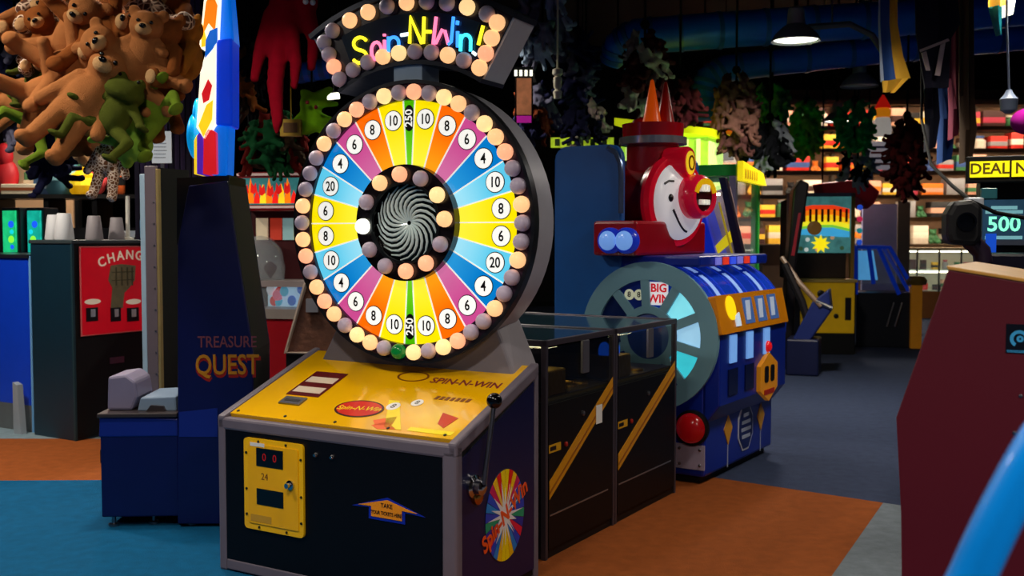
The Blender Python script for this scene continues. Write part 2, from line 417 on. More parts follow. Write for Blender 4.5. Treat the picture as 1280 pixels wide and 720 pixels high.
NARROW = 6.4; WIDE = (360 - 2 * NARROW) / 24
ang = -NARROW / 2
NUMW = mat('number_white_lit', (240, 242, 238), .4, emit=.75, var=.02)
DIV = mat('divider_white', (235, 235, 225), .4, emit=.7, var=.02)
for txt, c in order:
    w = NARROW if c == 'g' else WIDE
    seg = MB(HM).ring(.27, .578, -.012, .002, 6, None, ang + .35, ang + w - .35).build('wheel_segment', lit('lit_' + c, SEGC[c], .95, INN[c]), sp)
    MB(HM).box(-.0028, .0028, .27, .578, -.011, .006, RZ(-ang)).build('divider', DIV, seg)
    mid = ang + w / 2; q = R(mid); rr = .495
    pos = T((rr * math.sin(q), rr * math.cos(q), .002))
    if c == 'g':
        flat('number_disc', circ(.062, 26, .03), HM @ pos @ RZ(-mid), mat('oval_black', (12, 14, 10), .3), seg, .003)
        text(txt, .056, NUMW, seg, HM @ pos @ T((0, 0, .003)) @ RZ(90), .001, 'number', bold=.015)
    else:
        flat('number_rim', circ(.0495, 26), HM @ pos, PRINTBLK, seg, .002)
        flat('number_disc', circ(.0455, 26), HM @ pos @ T((0, 0, .002)), NUMW, seg, .0015)
        text(txt, .068, PRINTBLK, seg, HM @ pos @ T((0, -.002, .0036)), .001, 'number', sx=.82, bold=.018)
    ang += w
# bulbs round the rim
def bulb_mesh(r):
    b = MB(); b.lathe([(r * .8, -.004), (r * .98, .004), (r, .014), (r * .93, .028), (r * .7, .041), (r * .35, .047), (.002, .048)], 18)
    return b.mesh('bulb', True)
BM = bulb_mesh(.038)
ON = mat('bulb_lit', (255, 192, 134), .4, emit=.98, var=.06, scale=20); ON2 = mat('bulb_lit_pink', (255, 172, 130), .4, emit=.98, var=.06, scale=20)
ONY = mat('bulb_lit_yellow', (255, 212, 148), .4, emit=1.0, var=.05, scale=20); ONW = mat('bulb_lit_white', (255, 250, 225), .3, emit=1.8)
OFF = mat('bulb_frosted', (222, 206, 232), .4, var=.06); OFFB = mat('bulb_green', (10, 120, 50), .2, emit=.25)
def bulb(M, m):
    me = BM if not BM.materials else BM
    o = obj('bulb', me, m, sp); o.matrix_local = M
    return o
seq = ['p', '-', 'y', 'o', '-', 'y', 'o', 'p', '-', '-', 'o', '-', '-', 'o', '-', '-', 'o', '-', '-', 'p', 'y', '-', 'y', 'G', '-', 'o', 'y', '-', 'o', 'p', 'o', '-', 'p', 'o', '-', 'o', '-', '-', '-', 'o', '-', 'o', 'p', '-', 'y', '-']
KEY = {'p': ON2, 'o': ON, 'y': ONY, '-': OFF, 'G': OFFB}
for k in range(46):
    a = 360 * (k + .55) / 46; q = R(a)
    bulb(HM @ T((.614 * math.sin(q), .614 * math.cos(q), .02)), KEY[seq[k]])
# hub
MB(HM).ring(.19, .275, -.012, .05, 60).build('hub_ring', mat('hub_black', (16, 12, 18), .25), sp, True)
MB(HM).ring(.182, .196, .04, .055, 48).build('hub_trim', mat('hub_trim_dark', (50, 55, 60), .3, .8), sp, True)
MB(HM).lathe([(.195, -.02), (.195, -.012), (.03, -.01)], 40).build('hub_plate', mat('hub_plate_teal', (12, 26, 34), .25), sp, True)
for k, c in enumerate(['p', '-', 'y', 'o', '-', 'p', 'p', '-', '-', 'W', '-', 'o']):
    q = R(30 * k - 4); bulb(HM @ T((.228 * math.sin(q), .228 * math.cos(q), .05)), ONW if c == 'W' else KEY[c])
SPI = mat('spiral_silver', (225, 246, 250), .25, coat=.5)
for k in range(20):
    pts = []; rad = []
    for i in range(9):
        t = i / 8; r = .012 + .172 * t; a = R(k * 360 / 20 + 70 * t * t)
        pts.append((r * math.sin(a), r * math.cos(a), .004 + .026 * math.sin(PI * t))); rad.append(.0025 + .0055 * math.sin(PI * min(1, t * .85 + .1)))
    MB(HM).tube(pts, rad, 6).build('spiral_arm', SPI, sp, True)
# arched sign over the wheel
SGB = mat('sign_box_grey', (205, 210, 222), .4)
MB(HM).ring(.755, 1.085, -.2, -.004, 24, None, -31.5, 31.5).build('sign_box', SGB, sp)
MB(HM).ring(.765, 1.075, -.004, .006, 24, None, -30.8, 30.8).build('sign_face', mat('sign_face_navy', (22, 20, 40), .25), sp)
MB(HM).ring(.85, .985, .006, .01, 24, None, -23, 23).build('sign_window', mat('sign_window_dark', (38, 50, 70), .12), sp)
for r0, r1 in ((.745, .765), (1.07, 1.095)):
    MB(HM).ring(r0, r1, -.2, .02, 24, None, -31.8, 31.8).build('sign_trim', mat('sign_trim', (46, 50, 62), .3, .6), sp)
up = ['-', 'o', 'o', '-', 'o', '-', '-', 'y', '-']; upb = [-24.5 + 6.125 * k for k in range(9)]
for a, c in zip(upb, up):
    q = R(a); bulb(HM @ T((1.032 * math.sin(q), 1.032 * math.cos(q), .006)), KEY[c])
lo = ['-', '-', '-', 'o', 'y', '-', '-', 'o', '-', 'o']
for k, c in enumerate(lo):
    q = R(-29 + 58 * k / 9); bulb(HM @ T((.802 * math.sin(q), .802 * math.cos(q), .006)), KEY[c])
for a, r, c in ((-28.9, .872, 'p'), (-28.6, .94, '-'), (-28.4, 1.008, '-'), (28.9, .872, 'p'), (28.6, .945, 'o'), (28.2, 1.015, 'o')):
    q = R(a); bulb(HM @ T((r * math.sin(q), r * math.cos(q), .006)), KEY[c])
box('sign_bracket', (-.09, .07, .66, .765, -.16, .0), mat('bracket_pale', (150, 175, 205), .35), sp, .006, HM)
# neon lettering, one bent tube per letter
FH = Frame(FS.o + FS.n * CX + FS.u * WY + Vector((0, 0, CZ)), 27)
HM0 = T((CX, WY, CZ)) @ RZ(4)
NEON = {'y': (255, 235, 40), 'p': (255, 120, 160), 'b': (60, 150, 255), 'c': (70, 225, 255), 'w': (215, 240, 245), 'g': (150, 255, 130), 'r': (255, 90, 70)}
def arc(cx, cy, r, a0, a1, n=10, ry=None): return [(cx + r * math.cos(R(a0 + (a1 - a0) * i / n)), cy + (ry or r) * math.sin(R(a0 + (a1 - a0) * i / n))) for i in range(n + 1)]
LET = [  # letter, colour, pixel box, strokes in a unit box (y up)
    ('S', 'y', 440, 460, 46, 79, [arc(.52, .74, .42, 30, 270, 12, .24) + arc(.48, .25, .44, 90, -150, 12, .24)]),
    ('p', 'p', 463, 478, 50, 80, [[(.1, .6), (.15, 0)], arc(.5, .55, .42, 200, -160, 16, .36)]),
    ('i', 'p', 479, 482, 42, 63, [[(.5, .62), (.6, 0)], [(.5, .85), (.5, .98)]]),
    ('n', 'b', 484, 500, 46, 65, [[(.1, 0), (.1, 1)], arc(.5, .6, .4, 170, 0, 10, .38) + [(.92, 0)]]),
    ('-', 'w', 501, 511, 36, 52, [[(0, .5), (1, .6)]]),
    ('N', 'y', 512, 531, 21, 56, [[(.0, .05), (.05, 1), (.8, .05), (.9, .05), (.95, 1)]]),
    ('-', 'y', 531, 539, 36, 42, [[(0, .4), (1, .4)]]),
    ('W', 'p', 540, 566, 21, 56, [[(.2, 1), (.05, .02), (.18, .05), (.5, .55), (.62, .5), (.78, .02)]]),
    ('W', 'b', 560, 568, 21, 56, [[(.0, .02), (.5, .1), (.85, 1)]]),
    ('i', 'b', 570, 574, 26, 59, [[(.5, .6), (.5, 0)], [(.4, .85), (.5, 1)]]),
    ('n', 'c', 574, 590, 43, 64, [[(.1, 0), (.15, 1)], arc(.52, .62, .38, 170, 0, 10, .36) + [(.88, 0)]]),
    ('!', 'y', 594, 605, 32, 70, [[(.9, 1), (.35, .36)]]),
    ('!', 'w', 590, 598, 62, 70, [[(.1, .6), (.6, .2)]])]
for ch, c, x0, x1, y0, y1, st in LET:
    mb = MB()
    for s_ in st:
        pts = []
        for (a, b) in s_:
            pts.append(HM0 @ FH.py(x0 + a * (x1 - x0), y1 - b * (y1 - y0), -.02))
        mb.tube(pts, .0085, 6)
    mb.build('neon_letter', mat('neon_' + c, NEON[c], .3, emit=1.5, var=.02), sp, True)
# ---------------------------------------------------------------- two black coin pushers
EDGE = mat('pusher_edge', (70, 64, 74), .35, .4)
def pusher(o, label, dep, first):
    t = thing('coin_pusher', label, 'arcade machine', o, 31.6, 'black coin pushers')
    w, h = 1.1, 1.09
    box('cabinet_body', (-w + .01, -.01, .01, dep - .01, .0, .78), BLACK, t)
    for x in (-.03, -w):
        for y in (0, dep - .025): box('corner_trim', (x, x + .03, y, y + .025, 0, h), EDGE, t, .004)
    box('playfield', (-w + .03, -.03, .025, dep - .025, .78, .8), mat('pusher_bed', (60, 52, 30), .3), t)
    ins = box('lit_tray', (-.45, -.035, .05, .27, .8, .93), mat('pusher_brass', (120, 96, 40), .35, .6, bump=.3, bscale=30), t, .01)
    pl = box('prize_mirror', (-w + .05, -.035, .05 if first else .1, .06 if first else .11, .8, 1.05), mat('mirror_grey', (90, 92, 96), .1, .9), t)
    for k in range(9):
        x = -.1 - .1 * random.random() * 3; y = .3 + (dep - .4) * random.random()
        MB(T((x, y, .8))).lathe([(.04, 0), (.042, .006), (.04, .014)], 14).build('coin_stack', mat('token_brass', (180, 140, 50), .3, .9), t)
    if not first:
        MB().sph((-.12, .16, .95), (.05, .1, .07)).build('blue_prize', mat('prize_blue', (20, 90, 230), .4, emit=.7), t, True)
        box('prize_card', (-.1, -.05, .08, .3, .81, .86), mat('prize_card', (150, 110, 70), .5), t)
    box('inner_lamp', (-.3, -.05, .07 if first else .12, .2 if first else .3, 1.054, 1.064), mat('pusher_lamp', (255, 236, 180), .4, emit=10), t)
    # glass front, sides and lid
    box('window_pane', (-.014, -.008, .03, dep - .03, .8, 1.05), DGLASS, t)
    box('window_pane', (-w + .03, -.03, .008, .014, .8, 1.05), DGLASS, t)
    box('glass_lid', (-w + .02, -.02, .02, dep - .02, h - .016, h - .006), mat('smoked_lid', (38, 66, 80), .14, coat=.4), t)
    for b in ((-w, 0, 0, .022, h - .03, h), (-w, 0, dep - .022, dep, h - .03, h), (-.022, 0, 0, dep, h - .03, h), (-w, -w + .022, 0, dep, h - .03, h)):
        box('lid_rail', b, EDGE, t, .004)
    box('lock_bracket', (-.006, .012, dep * .48, dep * .48 + .07, .89, 1.06), mat('bracket_steel', (110, 108, 120), .35, .6), t, .004)
    box('lower_panel', (-.012, 0, .03, dep - .03, .05, .77), mat('pusher_panel', (4, 4, 6), .5, spec=.25), t)
    # diagonal yellow stripe, seam, key plates
    z0, z1 = .3, .83
    flat('yellow_stripe', [(.035, z0), (.035, z0 + .09), (dep - .035, z1), (dep - .035, z1 - .09)], T((.0, 0, 0)) @ FACE_R, mat('stripe_yellow', (205, 140, 8), .4), t, .003)
    flat('stripe_line', [(.035, z0 + .025), (.035, z0 + .04), (dep - .035, z1 - .05), (dep - .035, z1 - .065)], T((.003, 0, 0)) @ FACE_R, mat('stripe_amber', (150, 84, 6), .4), t, .001)
    flat('panel_seam', [(.04, .215), (.04, .222), (dep - .09, .222), (dep - .09, .215)], T((0, 0, 0)) @ FACE_R, mat('seam_metal', (150, 150, 155), .3, .8), t, .003)
    kp = flat('warning_label', rect(.03, .15, .53, .57), T((0, 0, 0)) @ FACE_R, mat('label_yellow', (200, 150, 10), .5), t, .002)
    flat('label_print', rect(.04, .1, .54, .56), T((.002, 0, 0)) @ FACE_R, PRINTBLK, kp, .001)
    MB(T((0, .2, .55)) @ FACE_R).lathe([(.013, 0), (.013, .008), (.006, .012)], 12).build('key_lock', mat('lock_red', (160, 30, 20), .4), t)
    MB(T((0, dep * .5, .68)) @ FACE_R).lathe([(.013, 0), (.013, .008), (.006, .012)], 12).build('key_lock', STEEL, t)
    if first: flat('paper_tag', rect(.53, .6, .6, .7), T((.004, 0, 0)) @ FACE_R, WHITE, t, .002)
    return t
OB = fl(682, 702)
UB = Vector((math.sin(R(31.6)), math.cos(R(31.6)), 0))
pusher(OB, 'black coin pusher with yellow diagonal stripe right behind the prize wheel machine', .77, True)
pusher(OB + UB * .775, 'black coin pusher with blue prize inside, beside the clown train', .86, False)

# ---------------------------------------------------------------- clown train machine
FT = Frame(fl(880, 608), 33)
tr = thing('clown_train_machine', 'blue train machine with red clown engine face, wheel drum and yellow panel', 'arcade machine', FT.o, 33)
TB = mat('train_blue', (12, 40, 150), .35, var=.2, scale=3); TBD = mat('train_navy_panel', (8, 92, 176), .45, var=.1)
TL = 1.3
DC = (-.39, .945); DR = .48
MB().box(-.98, -.004, .012, TL - .012, .05, .95).build('cabinet_body', TB, tr, bevel=.02)
box('plinth', (-.94, -.05, .05, TL - .05, 0, .055), BLACK, tr)
# drum: cylinder along y
DM = T((DC[0], 0, DC[1])) @ RX(-90)       # z' = +y, y' = -z ... use symmetric shapes only
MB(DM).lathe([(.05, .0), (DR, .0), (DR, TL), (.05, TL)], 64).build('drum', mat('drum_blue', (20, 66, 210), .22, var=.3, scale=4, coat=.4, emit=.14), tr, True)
WM = T((DC[0], 0, DC[1])) @ FACE_F        # wheel side: x right, y up, z to viewer
TEAL = mat('wheel_teal_grey', (116, 164, 184), .45, var=.06)
MB(WM).ring(.37, .488, 0, .03, 64).build('wheel_rim', TEAL, tr, True)
MB(WM).ring(.15, .2, 0, .03, 48).build('wheel_hub_ring', TEAL, tr, True)
MB(WM).lathe([(.15, .0), (.15, .02), (.05, .05), (.02, .05)], 32).build('wheel_hub', mat('hub_blue', (20, 60, 140), .3), tr, True)
NSP = 10
WIN = [('win', (20, 70, 190)), ('pane', (130, 225, 240)), ('pane', (150, 200, 230)), ('pane', (60, 200, 215)), ('dial', (20, 40, 120)), ('pane', (20, 50, 140)), ('pane', (15, 40, 110)), ('dial', (14, 30, 90)), ('pane', (8, 26, 70)), ('dial', (14, 34, 110))]
for k in range(NSP):
    a = 14 + k * 360 / NSP
    MB(WM).box(-.03, .03, .19, .38, 0, .028, RZ(-(a + 18))).build('wheel_spoke', TEAL, tr)
    kind, c = WIN[k]
    e = .75 if k in (1, 2, 3) else .12
    p = MB(WM).ring(.2, .37, 0, .008, 6, None, a - 16, a + 16).build('wheel_window', mat('win_%d' % k, c, .25, emit=e), tr)
    q = R(a); pos = WM @ T((.29 * math.sin(q), .29 * math.cos(q), .008))
    if kind == 'win':
        flat('sign_plate', rect(-.065, .065, -.075, .075), pos, mat('plate_white', (235, 235, 240), .4, emit=.5), p, .006)
        text('BIG', .075, mat('sign_red', (220, 20, 40), .4, emit=.4), p, pos @ T((0, .034, .006)), .002, bold=.03)
        text('WIN', .075, mat('sign_red', (220, 20, 40), .4, emit=.4), p, pos @ T((0, -.036, .006)), .002, bold=.03)
    elif kind == 'dial':
        for dx in (-.035, .035):
            flat('dial_face', circ(.036, 18, None, dx, 0), pos, mat('dial_white', (215, 220, 190), .4, emit=.3), p, .004)
            text('8', .05, PRINTBLK, p, pos @ T((dx, 0, .004)), .001, bold=.02)
# light ribs wrapped round the drum
STR = mat('rib_light', (150, 185, 255), .3, emit=.5); STB = mat('rib_blue', (30, 70, 230), .3, emit=.22)
for y in (.1, .3, .5, .7, .9, 1.1, 1.24):
    MB(T((DC[0], y, DC[1])) @ FACE_F).ring(.47, .484, -.008, .008, 30, None, -50, 100).build('drum_rib', STB, tr, True)
for y in (.2, .6, 1.0):
    for a0, a1 in ((-20, 6), (10, 30), (34, 56)):
        MB(T((DC[0], y, DC[1])) @ FACE_F).ring(.47, .4825, -.03, .03, 6, None, a0, a1).build('rib_panel', STR, tr, True)
# tilted yellow score panel on the drum's front
YM = T((.09, .62, 1.1)) @ RY(-12) @ FACE_R
YP = mat('score_panel_amber', (214, 130, 8), .4, emit=.05)
ypan = flat('score_panel', rrect(-.64, .64, -.125, .125, .012), YM @ T((0, 0, -.05)), YP, tr, .055)
flat('score_disc', circ(.08, 24, None, -.42, .035), YM @ T((0, 0, .005)), mat('score_yellow_lit', (255, 215, 20), .3, emit=.7), ypan, .006)
flat('score_card', [(-.38, -.09), (-.3, -.09), (-.3, 0), (-.38, -.02)], YM @ T((0, 0, .005)), mat('card_pale', (200, 220, 240), .3, emit=.5), ypan, .008)
for k in range(3):
    x = -.2 + .24 * k
    wdw = flat('score_window', rect(x, x + .17, -.085, .09), YM @ T((0, 0, .005)), mat('score_blue', (70, 105, 170), .25, emit=.3), ypan, .004)
    flat('score_glint', [(x + .02, -.06), (x + .09, -.06), (x + .13, .07), (x + .05, .07)], YM @ T((0, 0, .009)), mat('score_glint', (190, 205, 230), .25, emit=.25), wdw, .003)
MB().box(-.02, .045, .1, 1.15, 1.02, 1.16).build('panel_bracket', TB, tr)
# front apron below the score panel
MB().prof([(.015, .45), (TL - .015, .45), (TL - .015, 1.0), (.015, 1.0)], -.15, -.002).build('apron_core', TB, tr)
MB(T((0, TL - .015, 0)) @ FACE_F).prism([(-.1, .4), (.0, .4), (.094, .52), (.094, 1.0), (-.1, 1.0)], 0, TL - .03).build('front_apron', TB, tr, bevel=.01)
AX = .094
# front face pieces
for y in (.17, .47, .8):
    flat('light_column', rect(y, y + .11, .78, .96), T((AX, 0, 0)) @ FACE_R, mat('column_light', (120, 175, 255), .3, emit=.5), tr, .012)
    flat('slot_window', rect(y - .02, y + .14, .57, .74), T((AX, 0, 0)) @ FACE_R, mat('slot_dark', (10, 22, 70), .15), tr, .008)
MB(T((AX, .86, .83)) @ FACE_R).lathe([(.04, 0), (.04, .02), (.028, .035), (.01, .04)], 18).build('red_button', mat('button_red', (230, 20, 30), .3, emit=.35), tr, True)
hx = [(.85 + .2 * math.sin(R(60 * k)) * 1.0, .62 + .17 * math.cos(R(60 * k))) for k in range(6)]
hexs = flat('hexagon_sign', hx, T((AX, 0, 0)) @ FACE_R, mat('hex_amber', (235, 150, 20), .35, emit=.1), tr, .03)
for dy in (-.06, .06):
    flat('ticket_slot', rrect(.85 + dy - .035, .85 + dy + .035, .585, .7, .02), T((AX + .03, 0, 0)) @ FACE_R, PRINTBLK, hexs, .006)
flat('hexagon_text', rect(.75, .95, .5, .535), T((AX + .03, 0, 0)) @ FACE_R, mat('hex_red', (190, 40, 10), .4), hexs, .004)
oc = [(.73 + .15 * math.sin(R(22.5 + 45 * k)), .275 + .175 * math.cos(R(22.5 + 45 * k))) for k in range(8)]
oc2 = [(.73 + .135 * math.sin(R(22.5 + 45 * k)), .275 + .16 * math.cos(R(22.5 + 45 * k))) for k in range(8)]
octo = flat('octagon_badge', oc, T((-.004, 0, 0)) @ FACE_R, mat('badge_line', (200, 205, 225), .4), tr, .006)
flat('octagon_field', oc2, T((.002, 0, 0)) @ FACE_R, mat('badge_navy', (10, 30, 100), .4), octo, .003)
for z, w in ((.36, .1), (.31, .16), (.26, .18), (.21, .16)):
    flat('badge_print', rect(.73 - w / 2, .73 + w / 2, z - .012, z + .012), T((.005, 0, 0)) @ FACE_R, mat('badge_grey', (170, 180, 205), .4), octo, .002)
for y in (.41, 1.04):
    d = flat('diamond_decal', [(y - .075, .31), (y, .2), (y + .075, .31), (y, .4)], T((-.004, 0, 0)) @ FACE_R, mat('diamond_yellow', (215, 150, 15), .4), tr, .005)
    flat('diamond_spot', circ(.03, 14, None, y, .45), T((-.004, 0, 0)) @ FACE_R, mat('diamond_red', (200, 30, 30), .4), d, .005)
    flat('diamond_stem', rect(y - .006, y + .006, .05, .46), T((-.005, 0, 0)) @ FACE_R, mat('badge_grey', (170, 180, 205), .4), d, .003)
# tail lamp and number plate on the side face
tl = MB(T((-.085, .012, .37)) @ FACE_F).lathe([(.115, 0), (.115, .03), (.1, .035)], 28).build('lamp_housing', BLACK, tr, True)
MB(T((-.085, .012, .37)) @ FACE_F).lathe([(.098, .03), (.095, .05), (.07, .075), (.03, .088), (.01, .09)], 28).build('lamp_lens', mat('lens_red', (165, 12, 18), .2, emit=.12), tl, True)
pl = flat('number_plate', rect(-.2, .0, .1, .26), T((0, .012, 0)) @ FACE_F, mat('plate_lilac', (170, 160, 185), .45), tr, .012)
flat('plate_flash', [(-.3, .26), (-.2, .26), (-.2, .1), (-.27, .1)], T((0, .012, 0)) @ FACE_F, mat('plate_red', (170, 25, 40), .45), pl, .012)
flat('plate_flash', [(-.28, .22), (-.215, .2), (-.2, .13), (-.24, .12)], T((0, .0, 0)) @ FACE_F, mat('plate_pale', (200, 190, 205), .45), pl, .002)
for x in (-.17, -.03):
    for z in (.13, .23): MB(T((x, 0, z)) @ FACE_F).lathe([(.01, 0), (.01, .005), (.004, .008)], 10).build('plate_bolt', STEEL, pl)
# backboard with its side wing, silver edge bead
wing = rrect(-1.12, -.6, .9, 2.21, .09)
MB(FACE_F).prism(wing, -.06, 0).build('side_wing', TBD, tr, bevel=.015)
MB(FACE_F).prism([(x - .0, z) for x, z in wing], -TL, -TL + .06).build('side_wing', TBD, tr, bevel=.015)
box('backboard', (-1.1, -.92, .05, TL - .05, .9, 2.15), mat('backboard_blue', (8, 30, 90), .4), tr)
bead = [(-.66, .9, 2.23)]
MB().tube([(-.598, -.012, 1.75), (-.598, -.012, 2.0), (-.605, -.012, 2.08), (-.64, -.012, 2.15), (-.7, -.012, 2.185)], .018, 8).build('edge_bead', mat('bead_silver', (110, 130, 170), .25, .7), tr, True)
box('deck', (-.95, -.05, .02, TL - .02, 1.40, 1.47), TB, tr, .015)
for k in range(6): box('deck_light', (-.04, -.03, .25 + .13 * k, .34 + .13 * k, 1.41, 1.46), mat('deck_lit_%d' % (k % 3), [(120, 120, 220), (230, 60, 40), (60, 90, 255)][k % 3], .3, emit=.5), tr)
# clown engine: red boiler pointing out along x, face on its end
CM = T((-.8, .62, 1.84)) @ RZ(-14) @ RY(90)        # z' along +x (out)
CRED = mat('engine_red', (190, 8, 26), .25, coat=.4); CDK = mat('engine_maroon', (168, 8, 28), .3, coat=.3)
MB(CM).lathe([(.05, -.1), (.27, -.1), (.275, .1), (.27, .26), (.3, .27), (.31, .3)], 40).build('boiler', CDK, tr, True)
MB(CM).lathe([(.2, .3), (.31, .3), (.325, .34), (.31, .375), (.26, .385)], 44).build('face_rim', mat('rim_red', (225, 14, 44), .2, emit=.12, coat=.4), tr, True)
MB(CM).lathe([(.275, .37), (.26, .4), (.2, .43), (.1, .445), (.01, .45)], 44).build('face', mat('face_white', (240, 236, 240), .3, emit=.3), tr, True)
# in CM: local z' -> out, world up = -x'; sideways = y'  (RY(90): x'->-z, z'->x)
FM = CM @ T((0, 0, .44)) @ RZ(90)                    # x right (toward +y world far side), y up
NOSE = FM @ T((.07, .03, 0))
MB(NOSE).lathe([(.15, -.02), (.155, .03), (.15, .09), (.13, .12), (.108, .125), (.104, .1), (.03, .1)], 32).build('nose', mat('nose_red', (232, 20, 60), .2, emit=.15, coat=.4), tr, True)
MB(NOSE).lathe([(.1, .1), (.1, .103), (.02, .104)], 28).build('nose_mouth', mat('mouth_dark', (50, 6, 14), .3), tr, True)
for z, h in ((.035, .05), (-.055, .035)):
    for k in range(3): box('tooth', (-.05 + .034 * k, -.02 + .034 * k, z, z + h, .1, .128), mat('tooth_white', (245, 240, 225), .3, emit=.4), tr, .004, NOSE)
MB(NOSE).ring(.085, .125, .118, .128, 14, None, -75, 75).build('nose_arch', mat('arch_yellow', (250, 190, 10), .3, emit=.3), tr)
MB(FM).sph((-.15, .02, -.004), (.024, .028, .016)).build('eye', PRINTBLK, tr, True)
MB(FM).tube([(-.2, .115, -.018), (-.16, .135, -.012), (-.12, .135, -.002)], .008, 6).build('eyebrow', PRINTBLK, tr)
MB(FM).tube([(-.13 + .17 * t, -.06 - .15 * math.sin(t * 1.5), .002 - .018 * t) for t in [k / 8 for k in range(9)]], .009, 6).build('smile', PRINTBLK, tr)
lampM = FM @ T((.02, .265, -.03)) @ RY(16)
MB(lampM).lathe([(.11, -.12), (.115, .03), (.105, .05), (.085, .05)], 28).build('headlamp_shell', mat('rim_red', (225, 14, 44), .2), tr, True)
MB(lampM).lathe([(.085, .045), (.08, .055), (.02, .06)], 28).build('headlamp_lens', mat('lens_yellow', (240, 205, 40), .2, emit=.55), tr, True)
MB(lampM).ring(.04, .052, .056, .064, 24).build('headlamp_ring', BRN, tr)
# chimney hat with silver band and spikes
HA = T((-.66, .6, 2.02))
MB(HA).lathe([(.185, -.1), (.185, .22), (.2, .23)], 36).build('hat_crown', CDK, tr, True)
MB(HA).lathe([(.215, .22), (.24, .225), (.24, .275), (.215, .28)], 36).build('hat_band', mat('band_silver', (190, 190, 200), .2, .7), tr, True)
MB(HA).lathe([(.215, .278), (.22, .37), (.1, .385)], 36).build('hat_top', CRED, tr, True)
for x, y, h, m in ((.02, -.06, .3, mat('spike_orange', (250, 90, 10), .3, emit=.25)), (.05, .1, .3, mat('spike_red', (190, 30, 20), .3)), (-.12, .05, .06, CRED)):
    MB(HA).lathe([(.07, .37), (.06, .41), (.012, .37 + h), (.002, .38 + h)], 18, T((x, y, 0))).build('hat_spike', m, tr, True)
# red base block with blue side lamps
box('engine_base', (-.76, -.44, -.1, 1.05, 1.47, 1.7), CDK, tr, .02)
for y, x in ((-.1, -.5), (-.1, -.62)):
    lm = MB(T((x, y, 1.57)) @ FACE_F).lathe([(.085, 0), (.085, .04), (.07, .06)], 24).build('side_lamp', mat('lamp_blue', (30, 60, 220), .25, emit=.15), tr, True)
    MB(T((x, y, 1.57)) @ FACE_F).lathe([(.068, .055), (.05, .075), (.01, .08)], 24).build('side_lamp_lens', mat('lamp_pale_blue', (120, 170, 255), .2, emit=.5), lm, True)
# ---------------------------------------------------------------- quest machine at the left (its side panel looks at us, its front looks left)
FQ = Frame(at(222, 660, 5.72) * 1.0, -3); FQ.o.z = 0
qm = thing('quest_machine', 'dark blue quest machine with glowing blue marquee left of the prize wheel', 'arcade machine', FQ.o, -3)
QB = mat('quest_blue', (6, 12, 74), .35, var=.15); QBL = mat('quest_blue_console', (10, 34, 128), .4, var=.12, scale=2)
def q(px, py, y=0):
    v = FQ.py(px, py, y); return (v.x, v.z)
body = [q(222, 655), q(222, 306), q(236, 232), q(284, 226), q(316, 440), q(316, 655)]
MB(FACE_F).prism(body, -.5, -.03).build('cabinet_body', BLACK, qm)
MB(FACE_F).prism(body, -.03, 0).build('side_panel', QB, qm, bevel=.006)
MB(FACE_F).prism(body, -.53, -.5).build('side_panel', QB, qm, bevel=.006)
kick = [q(222, 500), q(222, 545), q(331, 540), q(331, 500)]
flat('side_stripe', [q(224, 515), q(224, 546), q(272, 546), q(272, 510)], FACE_F, QBL, qm, .003)
x_, z_ = q(284, 457)
text('QUEST', .155, mat('quest_yellow', (190, 124, 14), .4), qm, T((x_, -.001, z_)) @ FACE_F, .003, sx=.72, bold=.012)
text('QUEST', .158, mat('quest_red', (150, 24, 10), .35), qm, T((x_ + .004, 0, z_ - .014)) @ FACE_F, .001, sx=.72, bold=.03)
x_, z_ = q(284, 428)
text('TREASURE', .088, mat('quest_dull', (120, 60, 74), .4), qm, T((x_, 0, z_)) @ FACE_F, .002, sx=.78, bold=.01)
# monitor housing between side panel and marquee
mon = [q(218, 306), q(218, 222), q(284, 218), q(288, 300)]
MB(FACE_F).prism(mon, -.5, -.05).build('monitor_housing', mat('housing_black', (12, 12, 20), .3), qm)
(xa, za), (xb, zb) = q(218, 300), q(218, 232)
box('monitor_screen', (xa - .006, xa + .002, .1, .55, za + .02, zb), mat('screen_blue', (12, 24, 110), .12, emit=.25), qm)
# control console that stands out to the left
cx0, cz1 = q(123, 520); cx1 = q(221, 520)[0]
box('console', (cx0, cx1, .02, .6, .06, cz1 - .08), QB, qm, .008)
MB(FACE_F).prism([(cx0 - .006, cz1 - .12), (cx0 + .0, cz1), (cx1, cz1 - .02), (cx1, cz1 - .12)], -.6, -.015).build('console_head', QBL, qm, bevel=.008)
box('console_ledge', (cx0 - .01, cx1, 0, .62, cz1 - .012, cz1 + .012), mat('ledge_brown', (46, 38, 40), .4), qm, .005)
sw = [q(126, 517), q(127, 474), q(150, 471), q(162, 480), q(165, 500), q(158, 517)]
MB(FACE_F).prism(sw, -.4, -.1).build('control_pod', mat('pod_lilac', (120, 114, 142), .45), qm, bevel=.015)
MB(FACE_F).prism([q(166, 517), q(170, 500), q(215, 498), q(216, 517)], -.45, -.08).build('button_tray', mat('tray_pale', (120, 140, 165), .4), qm, bevel=.008)
MB(FACE_F).prism([q(178, 517), q(184, 509), q(200, 510), q(204, 517)], -.1, -.06).build('tray_lip', mat('ledge_brown', (46, 38, 40), .4), qm)
for px, y in ((137, .06), (185, .1), (140, .5), (190, .5), (236, .06), (300, .5)):
    MB(T((q(px, 600)[0], y, 0))).lathe([(.03, 0), (.03, .015), (.012, .02), (.012, .07)], 12).build('leveling_foot', STEEL, qm, True)
box('console_latch', (cx0 - .03, cx0, .1, .16, .34, .42), BLACK, qm, .006)
box('cabinet_base', (cx1, q(316, 655)[0], .02, .6, .06, q(222, 655)[1] + .02), BLACK, qm)
